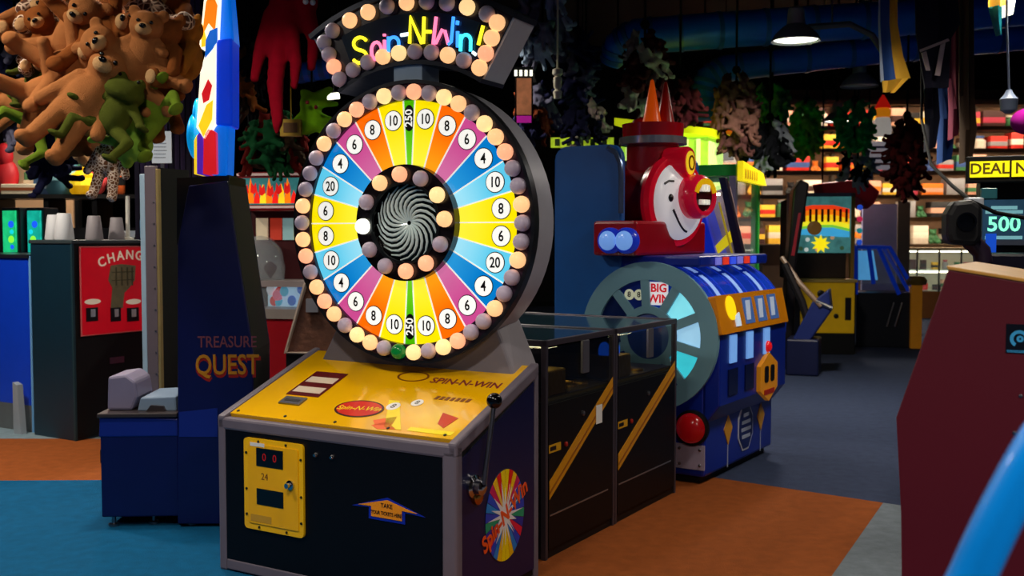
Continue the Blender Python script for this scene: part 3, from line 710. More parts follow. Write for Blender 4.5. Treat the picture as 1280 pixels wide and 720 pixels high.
# marquee: backlit art facing left on a royal blue box
RB_ = mat('marquee_blue', (0, 62, 232), .3, emit=.4, var=.05); SB_ = mat('marquee_sky', (0, 118, 250), .3, emit=.5, var=.1)
def slab(name, pts, y0, y1, m, bev=.012): return MB(FACE_F).prism([q(*p) for p in pts], -y1, -y0).build(name, m, qm, bevel=bev)
mq = slab('marquee_box', [(264, 155), (267, 50), (290, 47), (290, 158)], 0, .2, RB_)
slab('marquee_crown', [(258, 52), (266, -14), (284, -14), (290, 52)], .05, .22, SB_)
slab('marquee_base', [(262, 219), (265, 157), (285, 152), (283, 219)], .02, .2, SB_)
ART = mat('art_white', (255, 250, 225), .3, emit=1.0, var=.03); AY = mat('art_yellow', (255, 205, 30), .3, emit=.95); AO = mat('art_orange', (255, 130, 20), .3, emit=.9)
AR = mat('art_red', (225, 30, 40), .3, emit=.7); AP = mat('art_purple', (90, 40, 190), .3, emit=.6)
slab('art_panel', [(247, 160), (252, 90), (262, 55), (271, 52), (270, 156), (258, 176)], -.03, .18, ART, .004)
slab('art_panel', [(250, 60), (256, 0), (262, -14), (275, -14), (272, 52), (260, 62)], -.02, .18, ART, .004)
slab('art_flame', [(254, 46), (259, 4), (266, -10), (273, 8), (270, 40), (262, 30)], -.026, -.018, AO, 0)
slab('art_flame', [(253, 60), (254, 30), (258, 44), (261, 58)], -.026, -.018, AY, 0)
slab('art_sky', [(259, 52), (264, 40), (273, 36), (273, 52), (268, 62), (258, 74)], -.034, -.02, SB_, 0)
slab('art_red', [(254, 118), (262, 100), (267, 108), (263, 126), (256, 130)], -.036, -.028, AR, 0)
slab('art_yellow', [(250, 158), (260, 132), (268, 126), (267, 150), (256, 172)], -.036, -.028, AY, 0)
slab('art_column', [(247, 218), (247, 170), (254, 162), (257, 218)], -.02, .18, AP, .004)
slab('art_column', [(255, 218), (256, 168), (262, 160), (271, 166), (272, 218)], -.03, .18, AR, .006)
slab('art_column', [(243, 218), (243, 176), (247, 168), (248, 218)], -.01, .18, AY, .004)
bx, bz = q(239, 168)
MB(T((bx, .12, bz))).sph((0, 0, 0), (.05, .1, .13), 20, 14).build('marquee_globe', mat('globe_sky', (0, 160, 245), .25, emit=.5), qm, True)
MB(T((bx + .012, .12, bz + .11))).sph((0, 0, 0), (.03, .07, .1), 16, 10).build('marquee_globe', mat('globe_sky', (0, 160, 245), .25, emit=.5), qm, True)

# ---------------------------------------------------------------- tall grey panel and navy cabinet behind the console
FP = Frame(fl(200, 600), 20); FP.o.z = 0
gp = thing('display_tower', 'tall narrow grey metal tower between change machine and quest machine', 'tower', FP.o, 20)
h_ = FP.py(200, 207, 0).z
box('tower_face', (-.085, .0, .0, .03, 0, h_), mat('tower_mauve', (118, 104, 112), .35, .35, var=.2, scale=2), gp, .004)
box('tower_edge', (-.125, -.085, 0, .35, 0, h_ - .05), mat('tower_pale_edge', (150, 175, 195), .4), gp, .006)
box('tower_body', (-.085, .0, .03, .35, 0, h_ - .01), BLACK, gp)
box('tower_rail', (.003, .022, .0, .03, 0, h_ - .02), mat('tower_gold', (190, 165, 110), .3, .6), gp, .003)
for k in range(9): MB(T((-.012, 0, .7 + .14 * k)) @ FACE_F).lathe([(.006, 0), (.006, .004), (.003, .005)], 8).build('tower_rivet', STEEL, gp)
nb = thing('navy_cabinet', 'narrow navy cabinet standing behind the quest console', 'cabinet', fl(228, 568), 10)
box('cabinet_body', (-.13, .1, 0, .4, 0, 1.62), NAVY, nb, .01)
box('cabinet_cap', (-.135, .105, -.005, .4, 1.62, 1.74), mat('cap_purple', (40, 30, 74), .4), nb, .01)
box('cabinet_trim', (-.14, -.13, -.003, .03, 0, 1.7), mat('tower_gold', (190, 165, 110), .3, .6), nb)

# ---------------------------------------------------------------- change machine
FCm = Frame(fl(95, 552), 31)
cm = thing('change_machine', 'dark change machine with red CHANGE front showing a hand of notes', 'change machine', FCm.o, 31)
CH = 1.57; CL = .85
box('cabinet_body', (-.52, -.012, .0, CL, 0, CH - .03), mat('change_teal', (14, 42, 58), .35, var=.15), cm, .006)
box('front_panel', (-.012, 0, .01, CL, .02, CH - .03), BLACK, cm)
box('cabinet_top', (-.53, .01, -.01, CL + .01, CH - .03, CH), mat('change_top', (52, 62, 66), .4), cm, .006)
box('corner_trim', (-.016, .004, -.006, .012, 0, CH - .03), mat('change_trim', (40, 70, 80), .4, .4), cm)
def cq(px, py):
    v = FCm.px(px, py, .0); return (v.y, v.z)
(y0, z1), (y1, z0) = cq(98.5, 309), cq(186, 412)
rp = flat('red_front', rect(y0, y1, z0, z1), FACE_R, mat('change_red', (204, 10, 30), .35, emit=.22), cm, .012)
MB().tube([(.012, y0, z0), (.012, y1, z0), (.012, y1, z1), (.012, y0, z1)], .008, 6, None, True).build('panel_bead', mat('bead_pink', (200, 90, 90), .4), rp)
CREAM = mat('cream_print', (232, 214, 190), .4, emit=.2)
ym = (cq(128, 320)[0] + cq(186, 320)[0]) / 2 + .02
for i, ch in enumerate('CHANGE'):
    px = 126 + 11.6 * i; py = [328, 323, 320, 319, 320, 325][i]
    yy, zz = cq(px, py)
    text(ch, .105, CREAM, rp, T((.012, yy, zz)) @ FACE_R @ RZ([22, 13, 5, -4, -12, -20][i]), .003, 'letter', bold=.02)
OLV = mat('notes_olive', (126, 116, 84), .5, var=.35, scale=30); OLD = mat('notes_dark', (90, 84, 58), .5)
hand = [cq(*p) for p in ((137, 385), (139, 360), (134, 350), (137, 332), (150, 330), (168, 332), (167, 350), (160, 360), (154, 366), (152, 385))]
hd = flat('hand_of_notes', hand, T((.012, 0, 0)) @ FACE_R, OLV, rp, .003)
for px in (143, 150, 157, 163):
    (ya, za), (yb, zb) = cq(px, 357), cq(px + 1.5, 334); flat('note_line', rect(ya, yb, za, zb), T((.015, 0, 0)) @ FACE_R, OLD, hd, .001)
for py in (340, 350):
    (ya, za), (yb, zb) = cq(138, py + 1.2), cq(166, py - 1.2); flat('note_line', rect(ya, yb, za, zb), T((.015, 0, 0)) @ FACE_R, OLD, hd, .001)
for px, wd, m in ((113.5, 7, PRINTBLK), (143, 6, mat('slot_chrome', (210, 215, 222), .2, .5)), (164.5, 7, PRINTBLK)):
    (ya, za), (yb, zb) = cq(px - wd, 402), cq(px + wd, 384); 
    sl = flat('note_slot', rect(ya, yb, za, zb), T((.012, 0, 0)) @ FACE_R, PRINTBLK, rp, .008)
    (ya, za), (yb, zb) = cq(px - wd * .3, 396), cq(px + wd * .45, 386); flat('slot_mouth', rect(ya, yb, za, zb), T((.02, 0, 0)) @ FACE_R, mat('slot_chrome', (210, 215, 222), .2, .5), sl, .006)
    if px != 143:
        yy, zz = cq(px + 1, 377); flat('slot_legend', circ(.022, 20, .075, yy, zz), T((.012, 0, 0)) @ FACE_R, CREAM, rp, .003)
yy, zz = cq(146, 450)
flat('maker_plate', rect(yy - .07, yy + .07, zz - .025, zz + .025), FACE_R, STEEL, cm, .004)
# cups and bottles standing on the change machine
CUP = mat('cup_white', (215, 215, 218), .55); CUPG = mat('cup_grey', (150, 142, 146), .55)
cup_me = MB().lathe([(.062, 0), (.066, .006), (.046, .16), (.042, .165)], 18).mesh('paper_cup', True)
for i, (x, y, m, s, lab) in enumerate((( -.2, .02, CUP, 1.15, 'tall white paper cup upside down, first on the change machine'), (-.1, .22, CUPG, 1.05, 'greyish paper cup upside down, second on the change machine'),
                                (-.12, .45, CUPG, 1.0, 'greyish paper cup upside down beside the white straw on the change machine'), (-.38, .06, CUP, 1.1, 'white paper cup upside down at the rear edge of the change machine'))):
    o = obj('paper_cup', cup_me, m); o.location = FCm.o + FCm.n * x + FCm.u * (y + .06) + Vector((0, 0, CH)); o.scale = (s, s, s * 1.1)
    tag(o, lab, 'cup', 'cups on the change machine')
st = MB().cyl((0, 0, 0), (.004, 0, .36), .017, 10).lathe([(.05, 0), (.05, .012), (.02, .02)], 14).build('paper_straw', mat('straw_white', (225, 222, 210), .5), None, True)
st.location = FCm.o + FCm.n * -.12 + FCm.u * .62 + Vector((0, 0, CH)); tag(st, 'upright white stick on a foot among the cups', 'stick')
for k, (y, w, h, m, lab) in enumerate(((.75, .07, .075, CUP, 'low white bowl at the far end of the change machine'), (.68, .05, .06, CUPG, 'small grey dish beside the white stick'))):
    b = MB().lathe([(w * .6, 0), (w, .02), (w * 1.05, h), (w * .9, h), (w * .8, .02)], 18).build('bowl', m, None, True); b.location = FCm.o + FCm.n * -.3 + FCm.u * y + Vector((0, 0, CH)); tag(b, lab, 'bowl')
bt = MB().lathe([(.05, 0), (.055, .02), (.055, .16), (.02, .21), (.018, .25)], 16).build('spray_bottle', mat('bottle_blue', (70, 150, 205), .3), None, True)
MB().lathe([(.022, .25), (.024, .3), (.012, .31)], 12).build('bottle_cap', mat('cap_yellow', (230, 200, 40), .4), bt)
bt.location = FCm.o + FCm.n * -.1 + FCm.u * .8 + Vector((0, 0, CH)); tag(bt, 'blue spray bottle with yellow cap behind the grey tower', 'bottle')

# ---------------------------------------------------------------- blue counter at far left
FB = Frame(fl(42, 541), 31)
bc = thing('blue_counter', 'bright blue counter with grey kick plate at the left edge', 'counter', FB.o, 31)
bh = FB.py(42, 320, 0).z
box('counter_body', (-1.9, -.01, .02, .6, 0, bh - .02), mat('counter_blue', (10, 62, 205), .35, var=.1), bc)
box('kick_plate', (-1.9, -.01, .0, .02, .0, FB.py(30, 506, 0).z), mat('kick_grey', (112, 116, 118), .4, .4), bc)
box('front_board', (-1.9, -.012, .0, .02, FB.py(30, 506, 0).z, bh - .02), mat('counter_blue', (10, 62, 205), .35), bc)
box('end_trim', (-.012, .012, -.006, .6, 0, bh), mat('trim_skyblue', (110, 170, 225), .4), bc, .004)
box('counter_top', (-1.92, .0, -.015, .62, bh - .02, bh + .01), mat('counter_top_dark', (28, 30, 38), .3), bc, .004)
kb = MB().prism([(0, 0), (.1, 0), (.06, .4), (.0, .42)], 0, .05, FACE_F).build('door_wedge', mat('wedge_grey', (140, 150, 160), .6)); kb.location = fl(34, 541); tag(kb, 'pale crumpled bag leaning at the foot of the blue counter', 'bag')
kb.location = FB.o + FB.n * -.1 - FB.u * .06; kb.rotation_euler = (0, 0, -R(31))
# two green screens and a white jug on the counter
for k, (px, c, lab) in enumerate(((12, (30, 190, 120), 'left glowing green and blue game screen behind the counter'), (43, (20, 170, 150), 'right glowing green and blue game screen behind the counter'))):
    p = at(px, 320, 9.85); m_ = thing('game_screen', lab, 'screen', (p.x, p.y, 0), 20, 'green game screens')
    m_.location.z = 0
    z0_, z1_ = at(px, 318, 9.85).z, at(px, 262, 9.85).z
    box('screen_housing', (-.11, .11, .02, .2, 0, z1_ + .02), mat('housing_black', (12, 12, 20), .3), m_, .01)
    sc = box('screen_glass', (-.075, .075, .0, .025, z0_ + .02, z1_ - .01), mat('screen_green_%d' % k, c, .15, emit=.8, var=.6, scale=9), m_)
    for j in range(4):
        flat('screen_shape', circ(.022 + .012 * (j % 2), 10, None, random.uniform(-.045, .045), z0_ + .07 + .07 * j), T((0, -.001, 0)) @ FACE_F, mat('scr_%d' % (j % 3), [(30, 90, 250), (140, 250, 60), (20, 210, 230)][j % 3], .2, emit=.9), sc, .002)
p = FB.o + FB.n * -.05 + FB.u * .3
jg = MB().lathe([(.07, 0), (.075, .03), (.06, .22), (.03, .27), (.03, .3)], 16).tube([(.06, 0, .2), (.12, 0, .17), (.12, 0, .1), (.07, 0, .06)], .012, 6).build('milk_jug', mat('jug_white', (190, 205, 215), .4), None, True)
jg.location = (p.x, p.y, bh + .01); tag(jg, 'pale translucent jug with a handle beside the paper cups', 'jug')
mg = box('magenta_box', (-.1, .1, -.08, .08, 0, .28), mat('box_magenta', (150, 20, 120), .4), None, .008); mg.location = (at(2, 300, 8.9).x - .12, 8.75, bh + .01); tag(mg, 'magenta carton at the left edge of the counter', 'carton')
box('carton_band', (-.101, .101, -.081, .081, .1, .16), mat('band_white', (200, 190, 200), .4), mg)
# ---------------------------------------------------------------- plush toys
def remeshed(mb, name, vox, smooth=3):
    me = mb.mesh(name); o = bpy.data.objects.new(name, me); COL.objects.link(o)
    m = o.modifiers.new('r', 'REMESH'); m.mode = 'VOXEL'; m.voxel_size = vox
    s = o.modifiers.new('s', 'SMOOTH'); s.iterations = smooth; s.factor = .5
    bpy.context.view_layer.update()
    out = bpy.data.meshes.new_from_object(o.evaluated_get(bpy.context.evaluated_depsgraph_get()))
    bpy.data.objects.remove(o); bpy.data.meshes.remove(me)
    out.name = name; out.materials.clear(); out.shade_smooth()
    return out
def limb(b, p, q_, r0, r1):
    p = Vector(p); q_ = Vector(q_)
    for k in range(6):
        t = k / 5; c = p.lerp(q_, t); b.sph(c, r0 + (r1 - r0) * t, 10, 7)
def bear_mb(pose):
    b = MB()
    b.sph((0, 0, .14), (.105, .09, .135)); b.sph((0, -.015, .315), (.1, .092, .09)); b.sph((0, -.095, .292), (.05, .045, .04))
    for s in (-1, 1): b.sph((s * .082, .005, .39), (.038, .022, .038), 10, 7)
    if pose == 'sit':
        for s in (-1, 1):
            limb(b, (s * .085, -.01, .215), (s * .15, -.09, .1), .04, .038)
            limb(b, (s * .065, -.03, .05), (s * .115, -.19, .035), .05, .043); b.sph((s * .118, -.205, .05), (.045, .03, .055), 10, 7)
    elif pose == 'hang':
        for s in (-1, 1):
            limb(b, (s * .085, -.01, .21), (s * .15, -.02, .03), .04, .036)
            limb(b, (s * .05, -.01, .05), (s * .075, -.03, -.16), .052, .042); b.sph((s * .08, -.06, -.17), (.042, .06, .034), 10, 7)
    else:      # splayed
        for s in (-1, 1):
            limb(b, (s * .085, -.01, .22), (s * .25, -.05, .26), .042, .036)
            limb(b, (s * .06, -.02, .05), (s * .19, -.1, -.06), .052, .044); b.sph((s * .2, -.13, -.06), (.045, .04, .05), 10, 7)
    return b
def frog_mb():
    b = MB(); b.sph((0, 0, .12), (.1, .085, .12)); b.sph((0, -.03, .27), (.12, .1, .075)); b.sph((0, -.06, .25), (.11, .09, .05))
    for s in (-1, 1):
        b.sph((s * .06, -.03, .34), .036, 10, 7)
        limb(b, (s * .08, -.02, .2), (s * .2, -.08, .12), .032, .026); b.sph((s * .22, -.1, .11), (.045, .05, .02), 10, 7)
        limb(b, (s * .06, -.01, .04), (s * .18, -.08, .0), .045, .034); limb(b, (s * .18, -.08, .0), (s * .16, -.14, -.12), .034, .026); b.sph((s * .17, -.18, -.13), (.05, .06, .02), 10, 7)
    return b
BEARS = {k: remeshed(bear_mb(k), 'plush_' + k, .011) for k in ('sit', 'hang', 'splay')}
BEARS['frog'] = remeshed(frog_mb(), 'plush_frog', .011)
SMALL = {k: remeshed(bear_mb(k), 'small_plush_' + k, .02, 2) for k in ('sit', 'hang', 'splay')}
EYE_ME = MB().sph((0, 0, 0), .0115, 10, 7).mesh('eye', True); NOSE_ME = MB().sph((0, 0, 0), (.02, .012, .014), 10, 7).mesh('nose', True)
MUZ_ME = MB().sph((0, 0, 0), (.047, .04, .036), 14, 9).mesh('muzzle', True); PAD_ME = MB().sph((0, 0, 0), (.034, .012, .04), 12, 7).mesh('foot_pad', True)
FELT = dict(rough=.97, bump=.6, bscale=220, var=.22, scale=18, spec=.1)
TAN = mat('plush_tan', (186, 118, 68), **FELT); TAN2 = mat('plush_caramel', (150, 84, 38), **FELT); GOLD = mat('plush_gold', (190, 122, 44), **FELT)
LTAN = mat('plush_cream', (216, 168, 116), **FELT); GRN = mat('plush_green', (122, 150, 42), **FELT); DGRN = mat('plush_olive', (84, 92, 30), **FELT)
GIR = patchy('plush_giraffe', (92, 52, 34), (226, 196, 170)); GIR2 = patchy('plush_leopard', (120, 74, 44), (236, 214, 196), 36)
EYEM = mat('eye_black', (8, 6, 6), .15); LGRN = mat('plush_lime', (150, 196, 70), **FELT)
def plush(px, py, Y, s, kind, m, rot, label, group, name='plush_bear'):
    o = obj(name, BEARS[kind], m); tag(o, label, 'plush toy', group)
    c = at(px, py, Y); M = RZ(rot[2]) @ RX(rot[0]) @ RY(rot[1])
    o.matrix_world = T(c) @ M @ Matrix.Scale(s, 4) @ T((0, 0, -.2))
    if kind == 'frog':
        for sx in (-1, 1): e = obj('eye', EYE_ME, EYEM, o); e.location = (sx * .06, -.064, .348)
    else:
        for sx in (-1, 1): e = obj('eye', EYE_ME, EYEM, o); e.location = (sx * .036, -.1, .335)
        e = obj('muzzle', MUZ_ME, LTAN if m not in (LTAN,) else WHITE, o); e.location = (0, -.104, .292)
        e = obj('nose', NOSE_ME, EYEM, o); e.location = (0, -.143, .306)
        if kind == 'sit':
            for sx in (-1, 1): e = obj('foot_pad', PAD_ME, LTAN, o); e.location = (sx * .118, -.232, .05)
    return o
G1 = 'plush toys in the big bunch at upper left'
BL = [ # px, py, dY, scale, kind, mat, rot, what
    (75, 8, .05, 1.15, 'sit', GIR, (20, 30, 20), 'giraffe print plush at the top left of the bunch'),
    (185, 14, -.05, 1.15, 'splay', GIR, (10, -40, -20), 'giraffe print plush at the top right of the bunch'),
    (125, 4, .1, 1.1, 'hang', TAN, (0, 0, 0), 'tan plush bear at the top middle of the bunch'),
    (36, 28, 0, 1.0, 'sit', TAN, (0, 25, 30), 'tan plush bear at the upper left end of the bunch'),
    (62, 44, -.12, .9, 'sit', TAN2, (10, -30, 10), 'caramel plush bear below the left giraffe print plush'),
    (98, 36, -.22, 1.1, 'splay', TAN, (15, 40, -10), 'tan plush bear sprawled under the top middle bear'),
    (140, 44, -.25, 1.1, 'splay', TAN2, (-20, 80, 0), 'caramel plush bear lying sideways in the middle of the bunch'),
    (226, 22, .0, 1.0, 'sit', TAN2, (0, -20, -40), 'caramel plush bear at the upper right end of the bunch'),
    (236, 62, -.1, 1.0, 'sit', GOLD, (0, 15, -50), 'golden plush bear hanging at the far right of the bunch'),
    (205, 66, -.25, 1.05, 'sit', TAN2, (0, 10, -20), 'caramel plush bear beside the golden bear'),
    (180, 58, -.34, 1.0, 'hang', TAN, (5, 10, 10), 'tan plush bear with dark eyes, right of the middle'),
    (148, 72, -.36, 1.1, 'hang', TAN, (0, -55, 10), 'tan plush bear with one eye showing, in the middle'),
    (95, 80, -.3, 1.05, 'splay', TAN, (-10, 70, 0), 'tan plush bear lying across the left of the middle'),
    (58, 72, -.1, .85, 'sit', GIR2, (0, 20, 30), 'small leopard print plush tucked at the left of the bunch'),
    (50, 88, -.14, .8, 'frog', DGRN, (0, 10, 40), 'olive plush frog at the left side of the bunch'),
    (70, 114, -.3, 1.1, 'splay', TAN, (10, 65, 20), 'tan plush bear at the lower left of the bunch'),
    (118, 112, -.42, 1.25, 'hang', TAN, (-15, 35, 10), 'big tan plush bear hanging at the front of the bunch'),
    (38, 118, .0, .9, 'hang', TAN, (0, 55, 10), 'tan plush bear stretching left at the lower left'),
    (192, 100, -.15, .95, 'hang', TAN2, (0, -20, -15), 'caramel plush bear hanging below the right of the bunch'),
    (62, 140, -.1, .9, 'frog', GRN, (10, 50, 10), 'green plush frog below the lower left bear'),
    (152, 130, -.44, .98, 'frog', DGRN, (-10, 25, 0), 'olive plush frog with shining eye at the front of the bunch'),
    (180, 126, -.3, 1.0, 'frog', GRN, (0, -50, -20), 'green plush frog stretching right below the bunch'),
    (160, 170, -.35, 1.0, 'frog', LGRN, (170, 20, 0), 'lime plush frog hanging upside down under the bunch'),
    (92, 160, -.2, .85, 'hang', TAN2, (170, 10, 0), 'caramel plush bear hanging head down under the bunch'),
    (138, 192, -.2, .74, 'hang', GIR2, (-10, 8, 10), 'leopard print plush hanging lowest under the bunch'),
    (112, 176, 0, .7, 'sit', LTAN, (0, -20, 20), 'cream plush toy beside the lowest leopard print plush'),
    (205, 36, .1, .95, 'sit', TAN, (10, 20, -20), 'tan plush bear under the right giraffe print plush'),
]
for px, py, dY, s, kind, m, rot, lab in BL:
    plush(px, py, 5.3 + dY, s * .80, kind, m, rot, lab, G1, 'plush_frog' if kind == 'frog' else 'plush_bear')
p = at(125, 60, 5.4)
hk = MB().tube([(p.x, p.y, 5.4), (p.x, p.y, p.z - .35)], .012, 6).tube([(p.x, p.y, p.z + .1), (p.x + .3, p.y, p.z + .02), (p.x + .38, p.y, p.z - .02)], .008, 6).tube([(p.x, p.y, p.z + .1), (p.x - .3, p.y, p.z + .02)], .008, 6).build('plush_hanger', CORD)
tag(hk, 'black cord hanger carrying the big plush bunch', 'hanger')

def bunch(px, py, Y, w, h, n, cols, what, s=.85, seed=0):
    n = int(n * 1.5); s *= .68
    """a hanging cluster of small plush toys about (px, py), w x h pixels"""
    rnd = random.Random(seed); c = at(px, py, Y); k = Y / FPX
    W_, H_ = w * k / 2, h * k / 2
    for i in range(n):
        t = (i + .5) / n; zz = 1 - 2 * t; ring = math.sqrt(max(0, 1 - zz * zz)) * .85 + .12; a = i * 2.4 + rnd.random() * .5
        x = c.x + W_ * .78 * ring * math.cos(a); y = c.y + W_ * .6 * ring * math.sin(a); z = c.z + H_ * .85 * zz
        kd = rnd.choice(('sit', 'hang', 'splay')); col = cols[i % len(cols)]
        o = obj('plush_toy', SMALL[kd], col); sc = s * rnd.uniform(.8, 1.15)
        o.matrix_world = T((x, y, z)) @ RZ(math.degrees(a) + 90 + rnd.uniform(-40, 40)) @ RX(rnd.uniform(-30, 30)) @ RY(rnd.uniform(-35, 35)) @ Matrix.Scale(sc, 4) @ T((0, 0, -.2))
        tag(o, col.name[5:].rstrip('2').replace('darkgreen', 'dark green') + ' plush toy in the ' + what, 'plush toy', what)
    hk = MB().tube([(c.x, c.y, 5.4), (c.x, c.y, c.z - H_ * .8)], .012, 6).lathe([(.03, c.z + H_), (.05, c.z + H_ + .04), (.03, c.z + H_ + .08)], 10, T((c.x, c.y, 0))).build('plush_hanger', CORD)
    tag(hk, 'cord carrying the ' + what, 'hanger')
def felt(n, c): return mat('felt_' + n, c, **FELT)
BRW, BRW2 = felt('brown', (120, 84, 74)), felt('mauve', (94, 60, 58))
bunch(920, 143, 11.5, 62, 100, 22, [BRW, BRW2, BRW], 'brown cluster hanging under the duct elbow', .8, 1)
bunch(965, 130, 12.5, 46, 42, 9, [felt('green', (56, 150, 76)), felt('moss', (84, 140, 80))], 'dark green cluster right of the brown one', .8, 2)
bunch(962, 180, 12.0, 52, 58, 12, [felt('black', (22, 24, 30)), felt('black', (22, 24, 30)), felt('white', (150, 158, 170))], 'black and white cluster above the green crane', .8, 3)
bunch(1008, 160, 13.0, 40, 62, 12, [felt('green2', (70, 180, 60)), felt('olive', (110, 170, 60))], 'leaf green cluster left of the unlit lamp', .8, 4)
bunch(1068, 158, 13.5, 50, 60, 14, [felt('emerald', (44, 190, 96)), felt('emerald2', (60, 205, 110))], 'emerald cluster below the unlit lamp', .8, 5)
bunch(1133, 195, 12.0, 46, 92, 16, [felt('maroon', (74, 18, 20)), felt('maroon2', (56, 14, 18))], 'dark maroon cluster right of the emerald one', .85, 6)
bunch(1072, 208, 14.5, 46, 36, 8, [felt('silver', (170, 186, 205)), felt('black', (22, 24, 30)), felt('silver', (170, 186, 205))], 'silver grey cluster over the rainbow machine', .8, 7)
bunch(806, 92, 10.5, 64, 110, 20, [felt('wine', (64, 20, 26)), felt('bone', (170, 150, 145)), felt('wine2', (82, 30, 34))], 'wine and white cluster above the clown hat', .7, 8)
bunch(850, 130, 11.0, 46, 60, 9, [felt('wine', (64, 20, 26)), felt('wine2', (82, 30, 34))], 'wine red cluster right of the clown hat spikes', .8, 9)
bunch(678, 28, 9.5, 72, 78, 14, [felt('ash', (120, 126, 146)), felt('slate', (84, 84, 104)), felt('ice', (150, 170, 195))], 'ash grey cluster right of the wheel sign', .8, 10)
bunch(722, 85, 10.0, 46, 80, 11, [felt('navy', (26, 28, 60)), felt('slate', (84, 84, 104)), felt('navy', (26, 28, 60))], 'navy cluster hanging right of the grey one', .7, 11)
bunch(668, 140, 9.8, 50, 60, 11, [felt('navy', (26, 28, 60)), felt('rust', (100, 44, 20)), felt('slate', (84, 84, 104))], 'navy and rust cluster above the wheel drum', .7, 12)
bunch(732, 152, 10.5, 52, 54, 10, [felt('navy', (26, 28, 60)), felt('ink', (14, 16, 40)), felt('bone', (170, 150, 145))], 'inky cluster behind the blue backboard', .7, 13)
bunch(345, 178, 8.6, 92, 60, 16, [felt('darkgreen', (34, 104, 60)), felt('brick', (120, 30, 24)), felt('umber', (66, 50, 36)), felt('darkgreen', (34, 104, 60))], 'dark mixed cluster below the red plush', .7, 14)
bunch(310, 100, 9.2, 34, 90, 9, [felt('umber', (66, 50, 36)), felt('copper', (140, 80, 34)), felt('black', (22, 24, 30))], 'brown and black cluster left of the red plush', .7, 15)
bunch(20, 100, 8.5, 60, 130, 12, [felt('black', (22, 24, 30)), felt('ink', (14, 16, 40)), felt('slate', (84, 84, 104))], 'black cluster at the left edge behind the bears', .9, 16)
bunch(66, 190, 9.0, 46, 70, 9, [felt('navy', (26, 28, 60)), felt('ink', (14, 16, 40))], 'navy cluster behind the lowest bears', .85, 17)

# long red plush with dangling limbs
def noodle(name, Y, strips, m, label, eyes=()):
    b = MB()
    for pts in strips:
        P = [at(px, py, Y + dy) for px, py, r, dy in pts]; rr = [r * Y / FPX for px, py, r, dy in pts]
        for i in range(len(P) - 1):
            for k in range(5):
                t = k / 5; b.sph(P[i].lerp(P[i + 1], t), rr[i] + (rr[i + 1] - rr[i]) * t, 10, 7)
        b.sph(P[-1], rr[-1], 10, 7)
    me = remeshed(b, name, .018, 2); o = obj(name, me, m); tag(o, label, 'plush toy')
    for px, py, r, mm in eyes:
        e = MB().sph(at(px, py, Y - .13), r * Y / FPX, 12, 8).build('eye', mm, o, True)
    return o
REDF = felt('scarlet', (160, 8, 34))
noodle('red_plush_octopus', 7.4, [[(358, -14, 22, 0), (356, 20, 20, 0), (352, 46, 15, 0)], [(340, 20, 12, 0), (326, 60, 9, -.05), (318, 98, 6, -.08)],
    [(350, 46, 13, -.05), (344, 104, 11, -.1), (347, 150, 8, -.1), (346, 164, 4, -.1)], [(364, 40, 11, -.05), (370, 80, 8, -.12), (368, 108, 5, -.12)],
    [(382, 14, 13, 0), (393, 50, 9, 0), (389, 84, 6, 0)], [(385, -10, 14, 0), (382, 14, 13, 0)], [(360, 6, 16, 0), (384, 4, 14, 0)]], REDF,
    'long limbed red plush toy hanging left of the wheel sign', ((382, 2, 3.5, WHITE), (391, 3, 3.5, WHITE)))
pr = at(357, 0, 7.4); hk = MB().tube([(pr.x, pr.y, 5.4), (pr.x, pr.y, pr.z + .05)], .008, 6).build('plush_hanger', CORD); tag(hk, 'cord holding the red plush toy', 'hanger')
LIMEF = felt('lime', (150, 225, 30))
noodle('green_plush_creature', 7.8, [[(386, 130, 12, 0), (392, 152, 13, 0), (384, 160, 9, 0)], [(384, 120, 8, 0), (378, 114, 4, 0)], [(398, 120, 7, 0), (412, 112, 5, 0)], [(376, 148, 7, 0), (366, 156, 5, 0)],
    [(400, 148, 7, 0), (418, 152, 5, 0)], [(398, 130, 6, 0), (420, 130, 4, 0)], [(384, 162, 6, 0), (372, 166, 4, 0)], [(400, 160, 6, 0), (408, 170, 4, 0)]], LIMEF, 'spiky lime green plush creature left of the wheel', ((384, 128, 2.5, mat('eye_red', (150, 10, 30), .3)), (395, 134, 2.5, mat('eye_red', (150, 10, 30), .3))))
pr = at(389, 112, 7.8); hk = MB().tube([(pr.x, pr.y + .02, 5.4), (pr.x, pr.y + .02, pr.z - .12)], .008, 6).build('plush_hanger', CORD); tag(hk, 'cord holding the lime green plush creature', 'hanger')
yb = MB(T(at(364, 160, 7.72))).box(-.075, .075, -.03, .03, -.06, .06).tube([(0, 0, .05), (0, 0, 5.4 - at(364, 160, 7.72).z)], .005, 6).build('yellow_tag', mat('tag_yellow', (190, 150, 20), .5)); tag(yb, 'small yellow box hanging under the lime creature', 'box')
box('tag_face', (-.05, .05, -.034, -.03, -.035, .035), mat('tag_brown', (110, 70, 10), .5), yb, 0, T(at(364, 160, 7.72)))
